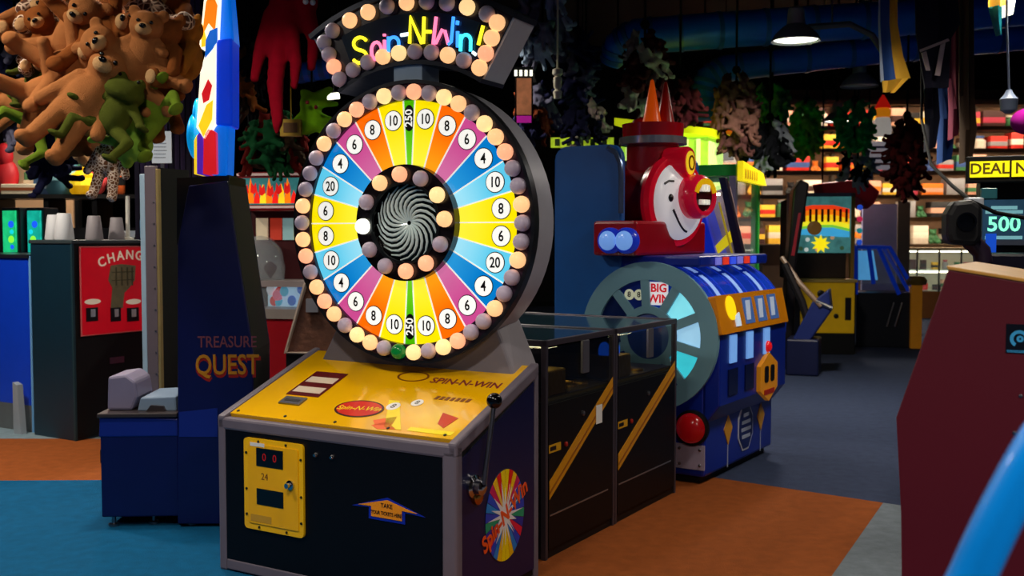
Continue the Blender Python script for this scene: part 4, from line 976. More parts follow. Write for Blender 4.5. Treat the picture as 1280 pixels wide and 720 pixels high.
# ---------------------------------------------------------------- left background
ld = thing('tan_backdrop', 'pale tan lit backdrop board behind the bears at far left', 'backdrop', (0, 0, 0))
a, b_ = at(8, 250, 11.2), at(92, 120, 11.2)
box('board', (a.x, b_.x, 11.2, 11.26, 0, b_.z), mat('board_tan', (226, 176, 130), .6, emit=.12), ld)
box('board_frame', (a.x - .04, a.x, 11.17, 11.26, 0, b_.z), BLACK, ld); box('board_frame', (b_.x, b_.x + .04, 11.17, 11.26, 0, b_.z), BLACK, ld)
sh = thing('back_counter_shelf', 'black shelf unit behind the change machine under the tan backdrop', 'shelf', (0, 0, 0))
a, b_ = at(-10, 300, 10.4), at(180, 244, 10.4)
box('shelf_body', (a.x, b_.x, 10.2, 10.6, 0, at(0, 285, 10.4).z), BLACK, sh)
box('shelf_top', (a.x, b_.x, 10.15, 10.62, b_.z - .04, b_.z), mat('shelf_black', (20, 18, 16), .4), sh)
for px in (-5, 60, 120, 175): box('shelf_post', (at(px, 0, 10.4).x, at(px, 0, 10.4).x + .05, 10.2, 10.6, 0, b_.z - .04), BLACK, sh)
ST = b_.z
def stand(name, px, w, h, m, lab, cat, Y=10.3, band=None, shape='box', z=None, grp=None, d=None):
    p = at(px, 250, Y); z = ST if z is None else z; d = d or w * .7
    if shape == 'box': o = MB().box(-w / 2, w / 2, -d / 2, d / 2, 0, h).build(name, m, None, bevel=.008)
    elif shape == 'round': o = MB().lathe([(w * .42, 0), (w * .5, .1 * h), (w * .48, .7 * h), (w * .25, .86 * h), (w * .25, h)], 14).build(name, m, None, True)
    else: o = MB().sph((0, 0, h * .35), (w * .5, w * .4, h * .36)).sph((0, -.02, h * .75), (w * .33, w * .3, h * .25)).build(name, m, None, True)
    o.location = (p.x, p.y, z); tag(o, lab, cat, grp)
    if band and shape == 'box': box('label_band', (-w / 2 - .002, w / 2 + .002, -d / 2 - .002, d / 2 + .002, h * .35, h * .65), band, o)
    elif band: MB().lathe([(w * .5, h * .3), (w * .51, h * .32), (w * .51, h * .55), (w * .5, h * .57)], 14).build('label_band', band, o)
    return o
stand('white_carton', 30, .34, .1, mat('carton_white', (235, 220, 190), .5), 'flat cream carton on the back shelf at left', 'carton', band=mat('band_brown', (150, 80, 40), .5))
stand('picture_frame', 42, .16, .22, mat('frame_green', (90, 140, 90), .5), 'small green framed picture on the back shelf', 'picture', band=mat('band_cream', (225, 200, 170), .5), d=.05)
stand('red_pillow', 8, .25, .5, mat('pillow_red', (190, 20, 30), .6), 'red plush shape at the left end of the back shelf', 'plush toy', shape='toy')
stand('teal_bag', 78, .3, .42, mat('bag_teal', (70, 120, 134), .5), 'teal wrapped bag on the back shelf', 'bag', shape='round', band=mat('band_teal2', (130, 180, 190), .5))
stand('candy_jar', 104, .24, .26, mat('jar_amber', (240, 160, 10), .3, emit=.5, var=.5, scale=20), 'jar-shaped amber light cluster on the back shelf', 'jar', shape='round', band=mat('band_gold', (255, 205, 40), .3, emit=.6), Y=10.2)  # cluster of yellow lights, shaped as one glowing jar
stand('pink_toy', 122, .2, .5, mat('toy_coral', (240, 80, 80), .6), 'coral plush toy on the back shelf', 'plush toy', shape='toy')
stand('green_jar', 92, .2, .4, mat('jar_green', (50, 90, 60), .4), 'dark green jar on the back shelf beside the amber lights', 'jar', shape='round', Y=10.45)
stand('blue_box', 62, .24, .16, mat('boxx_blue', (60, 90, 130), .5), 'slate blue box on the back shelf', 'box', band=mat('band_pale', (170, 190, 205), .5))
stand('orange_tool', 148, .13, .3, mat('tool_orange', (190, 80, 20), .5), 'orange bottle at the right end of the back shelf', 'bottle', shape='round', band=BLACK)
# purple slat curtain and a white notice
pc = thing('slat_curtain', 'dark purple vertical slat curtain behind the grey tower', 'curtain', (0, 0, 0))
for k in range(12):
    px = 168 + 7.2 * k; a = at(px, 210, 9.9); w_ = 5.6 * 9.9 / FPX
    box('slat', (a.x, a.x + w_, 9.9, 9.92, 0, 4.4), mat('slat_purple' if k % 3 else 'slat_plum', (58, 40, 84) if k % 3 else (34, 24, 54), .6), pc, 0, T((a.x, 9.9, 0)) @ RZ(14) @ T((-a.x, -9.9, 0)))
box('curtain_rail', (at(164, 0, 9.9).x, at(260, 0, 9.9).x, 9.88, 9.95, 4.4, 4.46), STEEL, pc)
a, b_ = at(190, 204, 7.5), at(214, 164, 7.5)
nt_ = thing('paper_notice', 'white paper notice taped above the grey tower', 'notice', ((a.x + b_.x) / 2, 7.5, a.z))
w_, h_n = b_.x - a.x, b_.z - a.z
box('sheet', (-w_ / 2, w_ / 2, 0, .006, 0, h_n), mat('paper_white', (205, 215, 228), .7), nt_)
for k in range(7): box('text_line', (-w_ * .4, w_ * (.2 + .2 * random.random()), -.001, .0, h_n * (.85 - .11 * k) - .006, h_n * (.85 - .11 * k)), mat('ink_grey', (120, 130, 145), .6), nt_)
box('notice_post', (-.012, .012, .006, .02, -a.z, h_n * .9), STEEL, nt_)

# red machine with lit marquee behind the wheel at left
FR = Frame((at(297, 260, 8.9).x, 8.9, 0), 12)
rm = thing('red_redemption_machine', 'red cabinet with flame marquee and glass case left of the wheel', 'arcade machine', FR.o, 12)
def rq(px, py, y=0):
    v = FR.py(px, py, y); return (v.x, v.z)
x1r = rq(412, 300)[0]; zt = rq(300, 217)[1]
RM = mat('machine_red', (150, 10, 24), .35)
box('cabinet_body', (0, x1r, .25, .8, 0, zt), mat('machine_dark_red', (70, 6, 14), .4), rm)
(xa, za), (xb, zb) = rq(297, 259), rq(376, 222)
box('marquee_box', (xa, x1r, 0, .26, za - .03, zb + .05), RM, rm, .01)
mqf = box('marquee_art', (xa + .02, xb + .1, -.008, .01, za + .02, zb), mat('mq_teal', (60, 130, 130), .3, emit=.5, var=.5, scale=12), rm)
for k in range(9):
    x = xa + .07 + .055 * k; h_ = .16 + .06 * math.sin(k * 2.1)
    flat('marquee_flame', [(x - .03, za + .03), (x + .03, za + .03), (x + .022, za + .03 + h_ * .6), (x, za + .03 + h_), (x - .02, za + .03 + h_ * .5)], T((0, -.009, 0)) @ FACE_F, mat('fl_%d' % (k % 3), [(255, 210, 30), (250, 120, 10), (230, 30, 20)][k % 3], .3, emit=.9), mqf, .003)
for k in range(6):
    x = xa + .08 + .075 * k; z = (za + zb) / 2 + .02 + .012 * math.sin(k * 1.7)
    flat('marquee_shape', [(x - .03, z - .03), (x + .0, z - .045), (x + .03, z - .02), (x + .018, z + .05), (x + .0, z + .02), (x - .022, z + .055)], T((0, -.013, 0)) @ FACE_F, mat('mq_red', (225, 30, 25), .3, emit=.7), mqf, .003)
for z in (za - .01, zb + .02): box('marquee_bead', (xa, x1r, -.012, .0, z, z + .02), mat('bead_pale', (225, 190, 180), .4, emit=.3), rm)
for px, c in ((312, (225, 205, 170)), (330, (200, 60, 40)), (346, (150, 190, 190)), (360, (210, 190, 90))):
    (xa2, za2), (xb2, zb2) = rq(px - 7, 300), rq(px + 7, 272); flat('price_card', rect(xa2, xb2, za2, zb2), T((0, .25, 0)) @ FACE_F, mat('card_%d' % px, c, .4, emit=.3), rm, .02)
# clear dome and display case with toys
xd, zd = rq(322, 350); MB(T((xd, .05, zd))).lathe([(.2, 0), (.21, .1), (.18, .26), (.1, .35), (.02, .37)], 24).build('clear_dome', glass('dome_clear', (210, 225, 232), .3), rm, True)
box('case_shelf', (0, x1r, -.12, .3, zd - .05, zd), mat('shelf_grey', (150, 140, 140), .4), rm)
(xa, za), (xb, zb) = rq(336, 385), rq(408, 320)
box('display_case_base', (0, x1r, -.12, .3, za - .08, za), mat('case_grey', (140, 134, 130), .4), rm)
box('display_backing', (xa - .1, xb, .2, .24, za, zd - .05), mat('case_back_pale', (170, 205, 220), .4, emit=.45), rm)
box('display_pane', (0, x1r, -.11, -.1, za, zd - .05), CGLASS, rm)
box('case_front', (.0, x1r, -.1, .3, 0, za - .08), RM, rm, .006)
for k in range(14):
    x = xa - .06 + (xb - xa + .02) * random.random(); z = za + (zd - za - .12) * random.random()
    MB().sph((x, .12 + .05 * random.random(), z + .04), (.04, .03, .045), 10, 7).build('case_toy', mat('ct_%d' % (k % 6), [(80, 190, 225), (225, 235, 245), (240, 120, 150), (40, 110, 210), (170, 225, 230), (220, 60, 60)][k % 6], .5, emit=.3), rm, True)
# slanted glass pusher peeking out behind the wheel machine
FG = Frame((at(357, 440, 6.6).x, 6.6, 0), 8)
sg = thing('brown_coin_pusher', 'coin pusher with slanted glass and brown coin bed behind the prize wheel', 'arcade machine', FG.o, 8)
def gq(px, py):
    v = FG.py(px, py, 0); return (v.x, v.z)
zb_ = gq(357, 442)[1]
box('cabinet_body', (-.0, .75, .0, .6, 0, zb_), BLACK, sg, .006)
tri = [gq(357, 441), gq(381, 356), gq(420, 352), gq(420, 441)]
MB(FACE_F).prism(tri, -.5, -.02).build('coin_bed', mat('bed_brown', (150, 100, 78), .35, .2, var=.6, scale=22, bump=.6, bscale=24), sg)
MB(FACE_F).prism(tri, -.02, -.005).build('side_glass', glass('bed_glass', (120, 90, 80), .25), sg)
(xa, za), (xb, zb), (xc, zc) = gq(357, 441), gq(382, 354), gq(420, 438)
MB().tube([(xb, 0, zb), (xa, 0, za), (xc, 0, za)], .014, 6).build('glass_frame', mat('frame_pale', (200, 180, 165), .3, .3), sg)
box('card_pocket', (gq(380, 0)[0], gq(395, 0)[0], -.02, .0, gq(0, 386)[1], gq(0, 370)[1]), mat('pocket_grey', (130, 130, 140), .4), sg)

# ---------------------------------------------------------------- machines beyond the train
# green crane game
FC = Frame(at(918, 400, 9.2) , 24); FC.o.z = 0
gc = thing('green_crane_game', 'green framed crane game with yellow top sign behind the clown train', 'arcade machine', FC.o, 24)
GR = mat('crane_green', (30, 165, 56), .35); DG = mat('crane_dark_green', (14, 80, 32), .4); PG = mat('crane_grey_post', (112, 112, 146), .4)
Hc = FC.py(918, 205, 0).z; Wc, Dc = 1.05, 1.1
box('base_cabinet', (-Wc, 0, 0, Dc, 0, .78), DG, gc, .01)
for x, y, m in ((-.06, 0, PG), (-Wc, 0, GR), (-.07, Dc - .08, GR), (-Wc, Dc - .08, GR)): box('corner_post', (x, x + (.06 if m is PG else .07), y, y + .08, .78, Hc - .1), m, gc, .006)
for bx_ in ((-Wc, 0, 0, .09, Hc - .1, Hc), (-Wc, 0, Dc - .09, Dc, Hc - .1, Hc), (-.09, 0, 0, Dc, Hc - .1, Hc), (-Wc, -Wc + .09, 0, Dc, Hc - .1, Hc)): box('top_rail', bx_, GR, gc, .006)
box('roof', (-Wc + .02, -.02, .02, Dc - .02, Hc - .02, Hc - .01), mat('crane_roof', (120, 190, 130), .4), gc)
box('window_pane', (-.03, -.024, .08, Dc - .08, .8, Hc - .1), CGLASS, gc); box('window_pane', (-Wc + .07, -.07, .03, .036, .8, Hc - .1), CGLASS, gc)
box('prize_bed', (-Wc + .08, -.08, .08, Dc - .08, .78, .86), mat('bed_dark', (30, 34, 44), .5), gc)
box('lower_glow', (-.004, .01, .75, Dc - .12, .82, 1.15), mat('panel_sky', (30, 130, 240), .3, emit=.5), gc)
box('inner_lamp', (-Wc + .15, -.15, .1, .13, Hc - .09, Hc - .07), mat('crane_lamp', (255, 244, 220), .4, emit=9), gc)
MB().tube([(-.5, .5, Hc - .06), (-.5, .5, Hc - .35)], .02, 8).build('claw_cable', STEEL, gc)
MB().lathe([(.05, 0), (.07, .06), (.05, .12)], 12, T((-.5, .5, Hc - .45))).build('claw_head', CHROME, gc)
for k in range(3): MB().tube([(0, 0, 0), (.09, 0, -.05), (.06, 0, -.16)], .01, 6, T((-.5, .5, Hc - .44)) @ RZ(120 * k)).build('claw_finger', CHROME, gc)
ysg = MB(FACE_R).prism([(.06, Hc - .14), (Dc + .06, Hc - .14), (Dc * .9, Hc - .03), (.06, Hc + .03)], .0, .05).build('top_sign', mat('crane_sign_yellow', (250, 220, 20), .3, emit=.7), gc)
for k in range(6): flat('sign_mark', [(.14 + .1 * k, Hc - .12), (.2 + .1 * k, Hc - .115), (.19 + .1 * k, Hc - .04), (.15 + .1 * k, Hc - .03)], T((.05, 0, 0)) @ FACE_R, mat('sign_ochre', (190, 150, 10), .4, emit=.3), ysg, .003)
for k in range(26):
    x, y = random.uniform(-Wc + .14, -.14), random.uniform(.14, Dc - .14); h_ = .06 + .05 * random.random()
    c = [(230, 190, 170), (210, 60, 50), (240, 220, 90), (120, 120, 160), (245, 240, 235), (70, 120, 90)][k % 6]
    o = MB().sph((0, 0, h_ * .6), (.07, .06, h_ * .7), 10, 7).sph((0, -.02, h_ * 1.4), (.05, .045, .045), 10, 7).build('crane_prize', mat('cp_%d' % (k % 6), c, .7, emit=.05), None, True)
    o.location = FC.o + FC.n * x + FC.u * y + Vector((0, 0, .86)); tag(o, 'small plush prize on the bed inside the green crane game', 'prize', 'prizes in the green crane game')
# lime lit kiosk roof behind it
FK = Frame(at(832, 205, 11.4), 24); FK.o.z = 0
lk = thing('lime_kiosk', 'glowing lime green kiosk machine with sloped roof behind the clown', 'arcade machine', FK.o, 24)
hk_ = FK.py(832, 152, 0).z
LIME = mat('lime_lit', (170, 235, 60), .3, emit=.55, var=.3, scale=14)
box('cabinet_body', (-.5, .45, 0, .7, 0, 1.9), DG, lk)
box('lit_front', (-.5, .46, -.01, .7, 1.9, hk_ - .18), LIME, lk)
for k in range(7): box('light_bar', (-.44 + .13 * k, -.4 + .13 * k, -.03, -.01, 1.95, hk_ - .2), mat('lime_pale', (220, 255, 150), .3, emit=.7), lk)
MB(FACE_F).prism([(-.56, hk_ - .02), (-.56, hk_ + .06), (.52, hk_ - .1), (.52, hk_ - .18)], -.76, .06).build('sloped_roof', mat('roof_yellow', (225, 235, 20), .35, emit=.5), lk)
for k in range(8): box('side_bar', (.46, .475, .02 + .085 * k, .06 + .085 * k, 1.95, hk_ - .22), mat('lime_pale', (220, 255, 150), .3, emit=.7), lk)
# machine with a slanted dark playfield between train and crane
FSl = Frame(at(878, 360, 8.65), 28); FSl.o.z = 0
sl_ = thing('slanted_ramp_machine', 'machine with slanted dark framed glass and blue edge behind the train drum', 'arcade machine', FSl.o, 28)
def sq(px, py):
    v = FSl.py(px, py, 0); return (v.x, v.z)
pa, pb, pc_, pd_ = sq(862, 222), sq(898, 222), sq(938, 352), sq(900, 352)
box('base_cabinet', (pd_[0] - .55, pc_[0], 0, .38, 0, pc_[1]), mat('ramp_navy', (16, 30, 110), .35), sl_, .01)
MB(FACE_F).prism([pb, (pb[0] + .06, pb[1]), (pc_[0] + .0, pc_[1]), (pc_[0] - .08, pc_[1])], -.06, 0).build('slanted_frame', mat('frame_purple_black', (34, 24, 44), .3), sl_, bevel=.006)
e0, e1 = sq(868, 240), sq(898, 345)
MB(FACE_F).prism([(e0[0] - .03, e0[1]), (e0[0] + .03, e0[1]), (e1[0] + .04, e1[1]), (e1[0] - .12, e1[1])], -.3, .01).build('blue_edge', mat('edge_blue', (20, 50, 220), .3, emit=.2), sl_, bevel=.004)
MB(FACE_F).prism([(e0[0] + .02, e0[1]), (pb[0], pb[1] - .06), (pc_[0] - .08, pc_[1]), (e1[0] + .02, e1[1])], -.34, -.3).build('playfield', mat('field_mix', (190, 160, 150), .4, var=.6, scale=9), sl_)
MB(FACE_F).prism([(e0[0] + .02, e0[1]), (pb[0], pb[1] - .06), (pc_[0] - .08, pc_[1]), (e1[0] + .02, e1[1])], -.06, -.05).build('glass', CGLASS, sl_)
box('inner_lamp', (e0[0] + .04, pb[0] - .02, .1, .12, pb[1] - .14, pb[1] - .12), mat('crane_lamp', (255, 244, 220), .4, emit=9), sl_)
s0, s1, s2, s3 = sq(888, 312), sq(913, 286), sq(916, 300), sq(891, 322)
flat('yellow_banner', [s0, s1, s2, s3], T((0, .04, 0)) @ FACE_F, mat('banner_yellow', (245, 220, 20), .35, emit=.5), sl_, .004)
MB(FACE_F).prism([(pc_[0] - .1, pc_[1]), (pc_[0] - .08, pc_[1]), (pb[0] + .015, pb[1] - .2), (pb[0] - .0, pb[1] - .2)], .0, .006).build('yellow_pinline', mat('pin_yellow', (220, 190, 30), .35, emit=.2), sl_)
# rainbow machine, yellow front
FY = Frame(at(1000, 428, 14.3), 8); FY.o.z = 0
rb = thing('rainbow_pusher_machine', 'yellow and black machine with lit rainbow backglass at the end of the row', 'arcade machine', FY.o, 8)
def yq(px, py, y=0):
    v = FY.py(px, py, y); return (v.x, v.z)
yx1 = yq(1068, 400)[0]; zp = yq(1000, 350)[1]
YB = mat('rainbow_yellow', (226, 176, 10), .35, emit=.08)
box('base_cabinet', (0, yx1 + .02, .03, 1.2, 0, zp - .02), BLACK, rb, .01)
box('yellow_front', (0, yx1, 0, .03, yq(1000, 416)[1], zp - .03), YB, rb, .008)
box('plinth', (-.1, yx1, -.02, .03, 0, yq(1000, 416)[1]), BLACK, rb)
for px, py, r in ((1026, 367, 4.5), (1045, 395, 3)):
    x, z = yq(px, py); MB(T((x, 0, z)) @ FACE_F).lathe([(r * .0108, 0), (r * .0108, .02), (r * .006, .025)], 16).build('front_speaker', PRINTBLK, rb)
(xa, za), (xb, zb) = yq(1056, 400), yq(1064, 372); flat('coin_door', rect(xa, xb, za, zb), FACE_F, PRINTBLK, rb, .015)
box('panel_edge', (-.02, yx1 + .03, -.03, .4, zp - .03, zp + .01), mat('edge_tan', (190, 160, 90), .35), rb, .006)
box('case_body', (-.15, yx1 - .05, .45, 1.2, zp, yq(1000, 248)[1]), BLACK, rb)
(xa, za), (xb, zb) = yq(985, 346), yq(1066, 317)
box('window_band', (-.14, yx1 - .06, .42, .46, zp + .02, yq(1000, 316)[1]), mat('band_brown_dark', (60, 44, 34), .3, var=.5, scale=6), rb)
zb0, zb1 = yq(1000, 316, .4)[1], yq(1000, 246, .4)[1]; xl, xr = yq(988, 300, .4)[0], yq(1063, 300, .4)[0]
bgp = box('backglass', (xl, xr, .38, .44, zb0, zb1), mat('bg_teal', (70, 130, 130), .3, emit=.5, var=.7, scale=8), rb)
hh = zb1 - zb0; ww = xr - xl
for k, (c, f0) in enumerate((((235, 60, 20), .80), ((250, 120, 10), .72), ((255, 190, 20), .63), ((250, 235, 40), .53), ((120, 200, 60), .45), ((60, 160, 210), .4))):
    flat('rainbow_band', [(xl + .02, zb0 + hh * (f0 - .07)), (xl + .02, zb0 + hh * f0 * .97), (xl + ww * .35, zb0 + hh * (f0 + .05)), (xl + ww * .7, zb0 + hh * (f0 + .05)), (xr - .02, zb0 + hh * (f0 - .02)), (xr - .02, zb0 + hh * (f0 - .12))], T((0, .38 - .002 * (k + 1), 0)) @ FACE_F, mat('rb_%d' % k, c, .3, emit=.85), bgp, .002)
for k in range(9):
    x = xl + ww * (.1 + .1 * k); flat('backglass_letter', rect(x, x + .035, zb0 + hh * .55, zb0 + hh * .78), T((0, .362, 0)) @ FACE_F, mat('bg_dark', (120, 30, 10), .4), bgp, .002)
sx_, sz_ = yq(1026, 305, .36); flat('backglass_star', [(sx_ + a, sz_ + b) for a, b in star(9, .07, .13, .1)], T((0, .36, 0)) @ FACE_F, mat('bg_star', (255, 225, 20), .3, emit=.95), bgp, .004)
sx_, sz_ = yq(1018, 285, .36); MB(T((sx_, .36, sz_)) @ FACE_F).lathe([(.1, 0), (.1, .01), (.05, .02)], 16).build('backglass_face', mat('bg_brown', (130, 90, 40), .4, emit=.3), bgp)
for k in range(8):
    flat('backglass_spot', circ(.03, 10, None, xl + ww * random.random() * .9 + .04, zb0 + hh * random.uniform(.03, .4)), T((0, .375, 0)) @ FACE_F, mat('bgs_%d' % (k % 4), [(230, 240, 235), (30, 110, 60), (60, 90, 60), (210, 160, 120)][k % 4], .4, emit=.5), bgp, .002)
for x in (xl - .05, xr): box('backglass_post', (x, x + .05, .36, .5, zp, zb1 + .05), STEEL if x < xr else mat('post_amber', (170, 130, 40), .4), rb)
box('backglass_cap', (xl - .05, xr + .05, .36, .5, zb1, zb1 + .05), STEEL, rb)
for k in range(4): MB().sph((xr + .12, .4, zb1 - .15 - .16 * k), .04, 10, 7).build('side_bulb', mat('sb_%d' % (k % 3), [(40, 90, 230), (230, 40, 90), (30, 150, 160)][k % 3], .3, emit=.5), rb)
(xa, za), (xb, zb) = yq(1070, 385), yq(1118, 358)
MB(FACE_R).prism([(.05, zp - .55), (.05, zp - .45), (1.1, zp - .1), (1.1, zp - .22)], 0, .004, T((yx1 + .02, 0, 0))).build('side_stripe', mat('stripe_yellow', (205, 140, 8), .4), rb)
# dark navy ride in front of it
FN = Frame(fl(1000, 470), 20); nv = thing('navy_ride_machine', 'dark navy machine with slanted arms standing between crane and rainbow machine', 'arcade machine', FN.o, 20)
box('base', (-.16, .2, 0, .5, 0, .42), mat('ride_navy', (16, 22, 60), .4), nv, .02)
MB(FACE_F).prism([(-.1, .4), (.1, .4), (.33, .75), (.3, 1.0), (.12, .85)], -.45, -.05).build('console', mat('ride_blue', (30, 44, 110), .4), nv, bevel=.02)
MB().tube([(-.2, .1, 1.28), (.0, .1, .85), (.12, .1, .45)], .045, 8).build('slanted_arm', mat('arm_dark', (30, 26, 30), .35), nv, True)
MB().tube([(-.24, .2, 1.35), (-.02, .1, 1.05), (.22, .05, .8)], .03, 8).build('slanted_arm', mat('arm_tan', (140, 110, 90), .35), nv, True)
MB().tube([(.16, .05, .86), (.34, .05, .78)], .025, 8).build('grip', CHROME, nv, True)
# curved dark seat back left of the rainbow backglass
ds = thing('dark_hood_machine', 'dark hooded machine left of the rainbow backglass', 'arcade machine', at(992, 400, 12.6), 10); ds.location.z = 0
z0, z1 = at(992, 330, 12.6).z, at(992, 224, 12.6).z
MB(FACE_F).prism([(-.12, 0), (.0, 0), (.02, z0), (.12, z1 - .35), (.16, z1 - .05), (.06, z1), (-.02, z1 - .12), (-.08, z0)], -.5, 0).build('hood', mat('hood_black', (20, 16, 20), .3), ds, bevel=.02)
MB(FACE_F).prism([(-.04, z0 + .1), (.0, z0 + .1), (.07, z1 - .4), (.04, z1 - .4)], 0, .01).build('hood_stripe', mat('hood_red', (150, 20, 40), .4), ds)
# blue framed glass case with amber column
FU = Frame(at(1070, 420, 15.2), 12); FU.o.z = 0
bl = thing('blue_frame_case', 'glass game case with blue tube frame and amber corner post', 'arcade machine', FU.o, 12)
def uq(px, py, y=0):
    v = FU.py(px, py, y); return (v.x, v.z)
BF = mat('frame_blue', (14, 60, 200), .35, emit=.15)
ux = uq(1150, 400)[0]; uz = uq(1070, 357)[1]; ut = uq(1070, 308)[1]
box('base_cabinet', (0, ux - .1, 0, .7, 0, uz - .1), mat('case_black', (16, 18, 28), .4), bl, .01)
flat('glow_panel', [uq(1071, 352), uq(1071, 314), uq(1098, 314), uq(1104, 352)], T((0, .6, 0)) @ FACE_F, mat('glow_sky', (90, 180, 245), .3, emit=.6), bl, .02)
MB(FACE_F).prism([uq(1070, 355), uq(1070, 309), uq(1112, 309), uq(1128, 355)], -.02, -.01).build('front_glass', CGLASS, bl)
fr = [[(1070, 309), (1112, 309), (1146, 368)], [(1070, 309), (1070, 368)], [(1086, 309), (1092, 355)], [(1098, 309), (1124, 368)]]
for s_ in fr: MB().tube([(uq(*p)[0], 0, uq(*p)[1]) for p in s_], .03, 8).build('frame_tube', BF, bl, True)
for s_ in fr[:1]: MB().tube([(uq(*p)[0], .68, uq(*p)[1]) for p in s_], .03, 8).build('frame_tube', BF, bl, True)
(xa, za), (xb, zb) = uq(1137, 416), uq(1152, 356)
box('amber_post', (xa, xb, -.1, .1, 0, zb), mat('post_orange', (205, 130, 20), .4, emit=.08), bl, .01)
MB(T((xa + .08, 0, zb))).lathe([(.13, 0), (.15, .06), (.1, .12)], 14).build('post_cap', mat('cap_gold', (120, 96, 40), .4), bl)
for px in (1108, 1118): MB().tube([(uq(px, 408)[0], -.04, uq(px, 408)[1]), (uq(px + 9, 378)[0], -.04, uq(px + 9, 378)[1])], .012, 6).build('ball_rail', STEEL, bl)
# grey panel and red canopy behind
a, b_ = at(1078, 308, 17), at(1122, 255, 17)
gpz = thing('grey_partition', 'plain lilac grey partition panel behind the rainbow machine', 'partition', (a.x, 17, 0))
box('panel', (0, b_.x - a.x, 0, .06, 0, b_.z), mat('partition_lilac', (170, 166, 205), .5), gpz)
box('panel_post', (b_.x - a.x, b_.x - a.x + .2, -.02, .1, 0, b_.z + .04), mat('post_tan', (120, 104, 84), .5), gpz)
a = at(1030, 250, 16); cn = thing('red_canopy', 'dark red sloping canopy above the rainbow backglass', 'canopy', (0, 0, 0))
pts = [(at(px, py, 16).x, at(px, py, 16).z) for px, py in ((1026, 229), (1060, 225), (1086, 227), (1101, 240), (1094, 254), (1084, 262), (1074, 248), (1030, 244))]
MB(FACE_F).prism(pts, -16.5, -16).build('canopy_cloth', mat('canopy_red', (210, 22, 44), .6), cn, bevel=.03)
for px in (1034, 1092): MB().tube([(at(px, 230, 16).x, 16.25, 5.4), (at(px, 234, 16).x, 16.25, at(px, 234, 16).z)], .012, 6).build('canopy_cord', CORD, cn)
# ---------------------------------------------------------------- prize wall at the back
PW = 21.6
ps = thing('prize_shelving', 'wide lit prize shelving along the back wall', 'shelving', (0, PW, 0))
xl, xr = at(872, 300, PW).x, at(1330, 300, PW).x
box('backing', (xl, xr, 1.0, 1.05, 0, 4.7), mat('shelf_backing', (150, 116, 92), .7), ps)
SHZ = [at(1000, y, PW).z for y in (305, 272, 244, 214, 186, 158)]
STRIP = mat('shelf_lamp', (255, 232, 196), .4, emit=24.0, var=.02)
for i, z in enumerate(SHZ):
    box('shelf_board', (xl, xr, 0, 1.0, z - .03, z), mat('shelf_board', (150, 130, 112), .5), ps)
    if i:
        box('shelf_lamp', (xl + .1, xr - .1, .03, .09, z - .055, z - .035), STRIP, ps); box('shelf_lip', (xl, xr, -.015, .005, z - .075, z + .01), mat('shelf_lip', (120, 96, 80), .5), ps)
box('shelf_lamp', (xl + .1, xr - .1, .03, .09, SHZ[-1] + .47, SHZ[-1] + .49), STRIP, ps); box('shelf_lip', (xl, xr, -.015, .005, SHZ[-1] + .44, SHZ[-1] + .54), mat('shelf_lip', (120, 96, 80), .5), ps)
box('shelf_board', (xl, xr, 0, 1.0, SHZ[-1] + .505, SHZ[-1] + .54), mat('shelf_board', (150, 130, 112), .5), ps)
for k in range(6):
    x = xl + (xr - xl) * k / 5; box('upright', (x - .03, x + .03, .82, 1.0, 0, SHZ[-1] + .5), mat('upright_brown', (90, 74, 60), .5), ps)
PC = [(225, 215, 205), (205, 45, 35), (235, 190, 60), (60, 90, 160), (240, 130, 40), (150, 150, 160), (70, 40, 40), (60, 120, 80), (225, 170, 150), (30, 30, 38), (190, 60, 90), (240, 235, 225)]
PN = ['pale beige', 'red', 'yellow', 'blue', 'orange', 'grey', 'dark brown', 'green', 'peach', 'black', 'pink', 'white']
PMAT = [mat('prize_c%d' % i, c, .5) for i, c in enumerate(PC)]
box_me = MB().box(-.5, .5, -.4, .4, 0, 1).mesh('prize_box'); band_me = MB().box(-.505, .505, -.405, .405, .3, .62).mesh('print_band')
jar_me = MB().lathe([(.4, 0), (.48, .06), (.48, .7), (.3, .82), (.32, .86), (.32, 1)], 12).mesh('prize_jar', True); lid_me = MB().lathe([(.36, .86), (.37, .88), (.36, 1.02)], 12).mesh('lid', True)
rnd = random.Random(5)
for i, z in enumerate(SHZ):
    nxt = (SHZ[i + 1] if i + 1 < len(SHZ) else z + .5) - z - .08
    x = xl + .15
    row = ['lowest', 'second', 'third', 'fourth', 'fifth', 'top'][i]
    while x < xr - .25:
        w = rnd.uniform(.22, .46); h = nxt * rnd.uniform(.62, .98); kind = rnd.random(); m = rnd.choice(PMAT); m2 = rnd.choice(PMAT)
        if kind < .55:
            o = obj('prize_box', box_me, m); o.scale = (w, .4, h); obj('print_band', band_me, m2, o); nm = 'box'
        elif kind < .75:
            w = min(w, .3); o = obj('prize_jar', jar_me, m); o.scale = (w, w, h); obj('lid', lid_me, m2, o); nm = 'jar'
        else:
            o = obj('prize_toy', SMALL['sit'], m); o.scale = (h / .42,) * 3; w = h * .75; nm = 'plush toy'
        o.location = (x + w / 2, PW + .46, z)
        tag(o, '%s prize %s standing on the %s shelf of the back wall' % (PN[PMAT.index(m)], nm, row), nm, 'prize %s row on the %s shelf' % (nm, row))
        x += w + rnd.uniform(.02, .1)
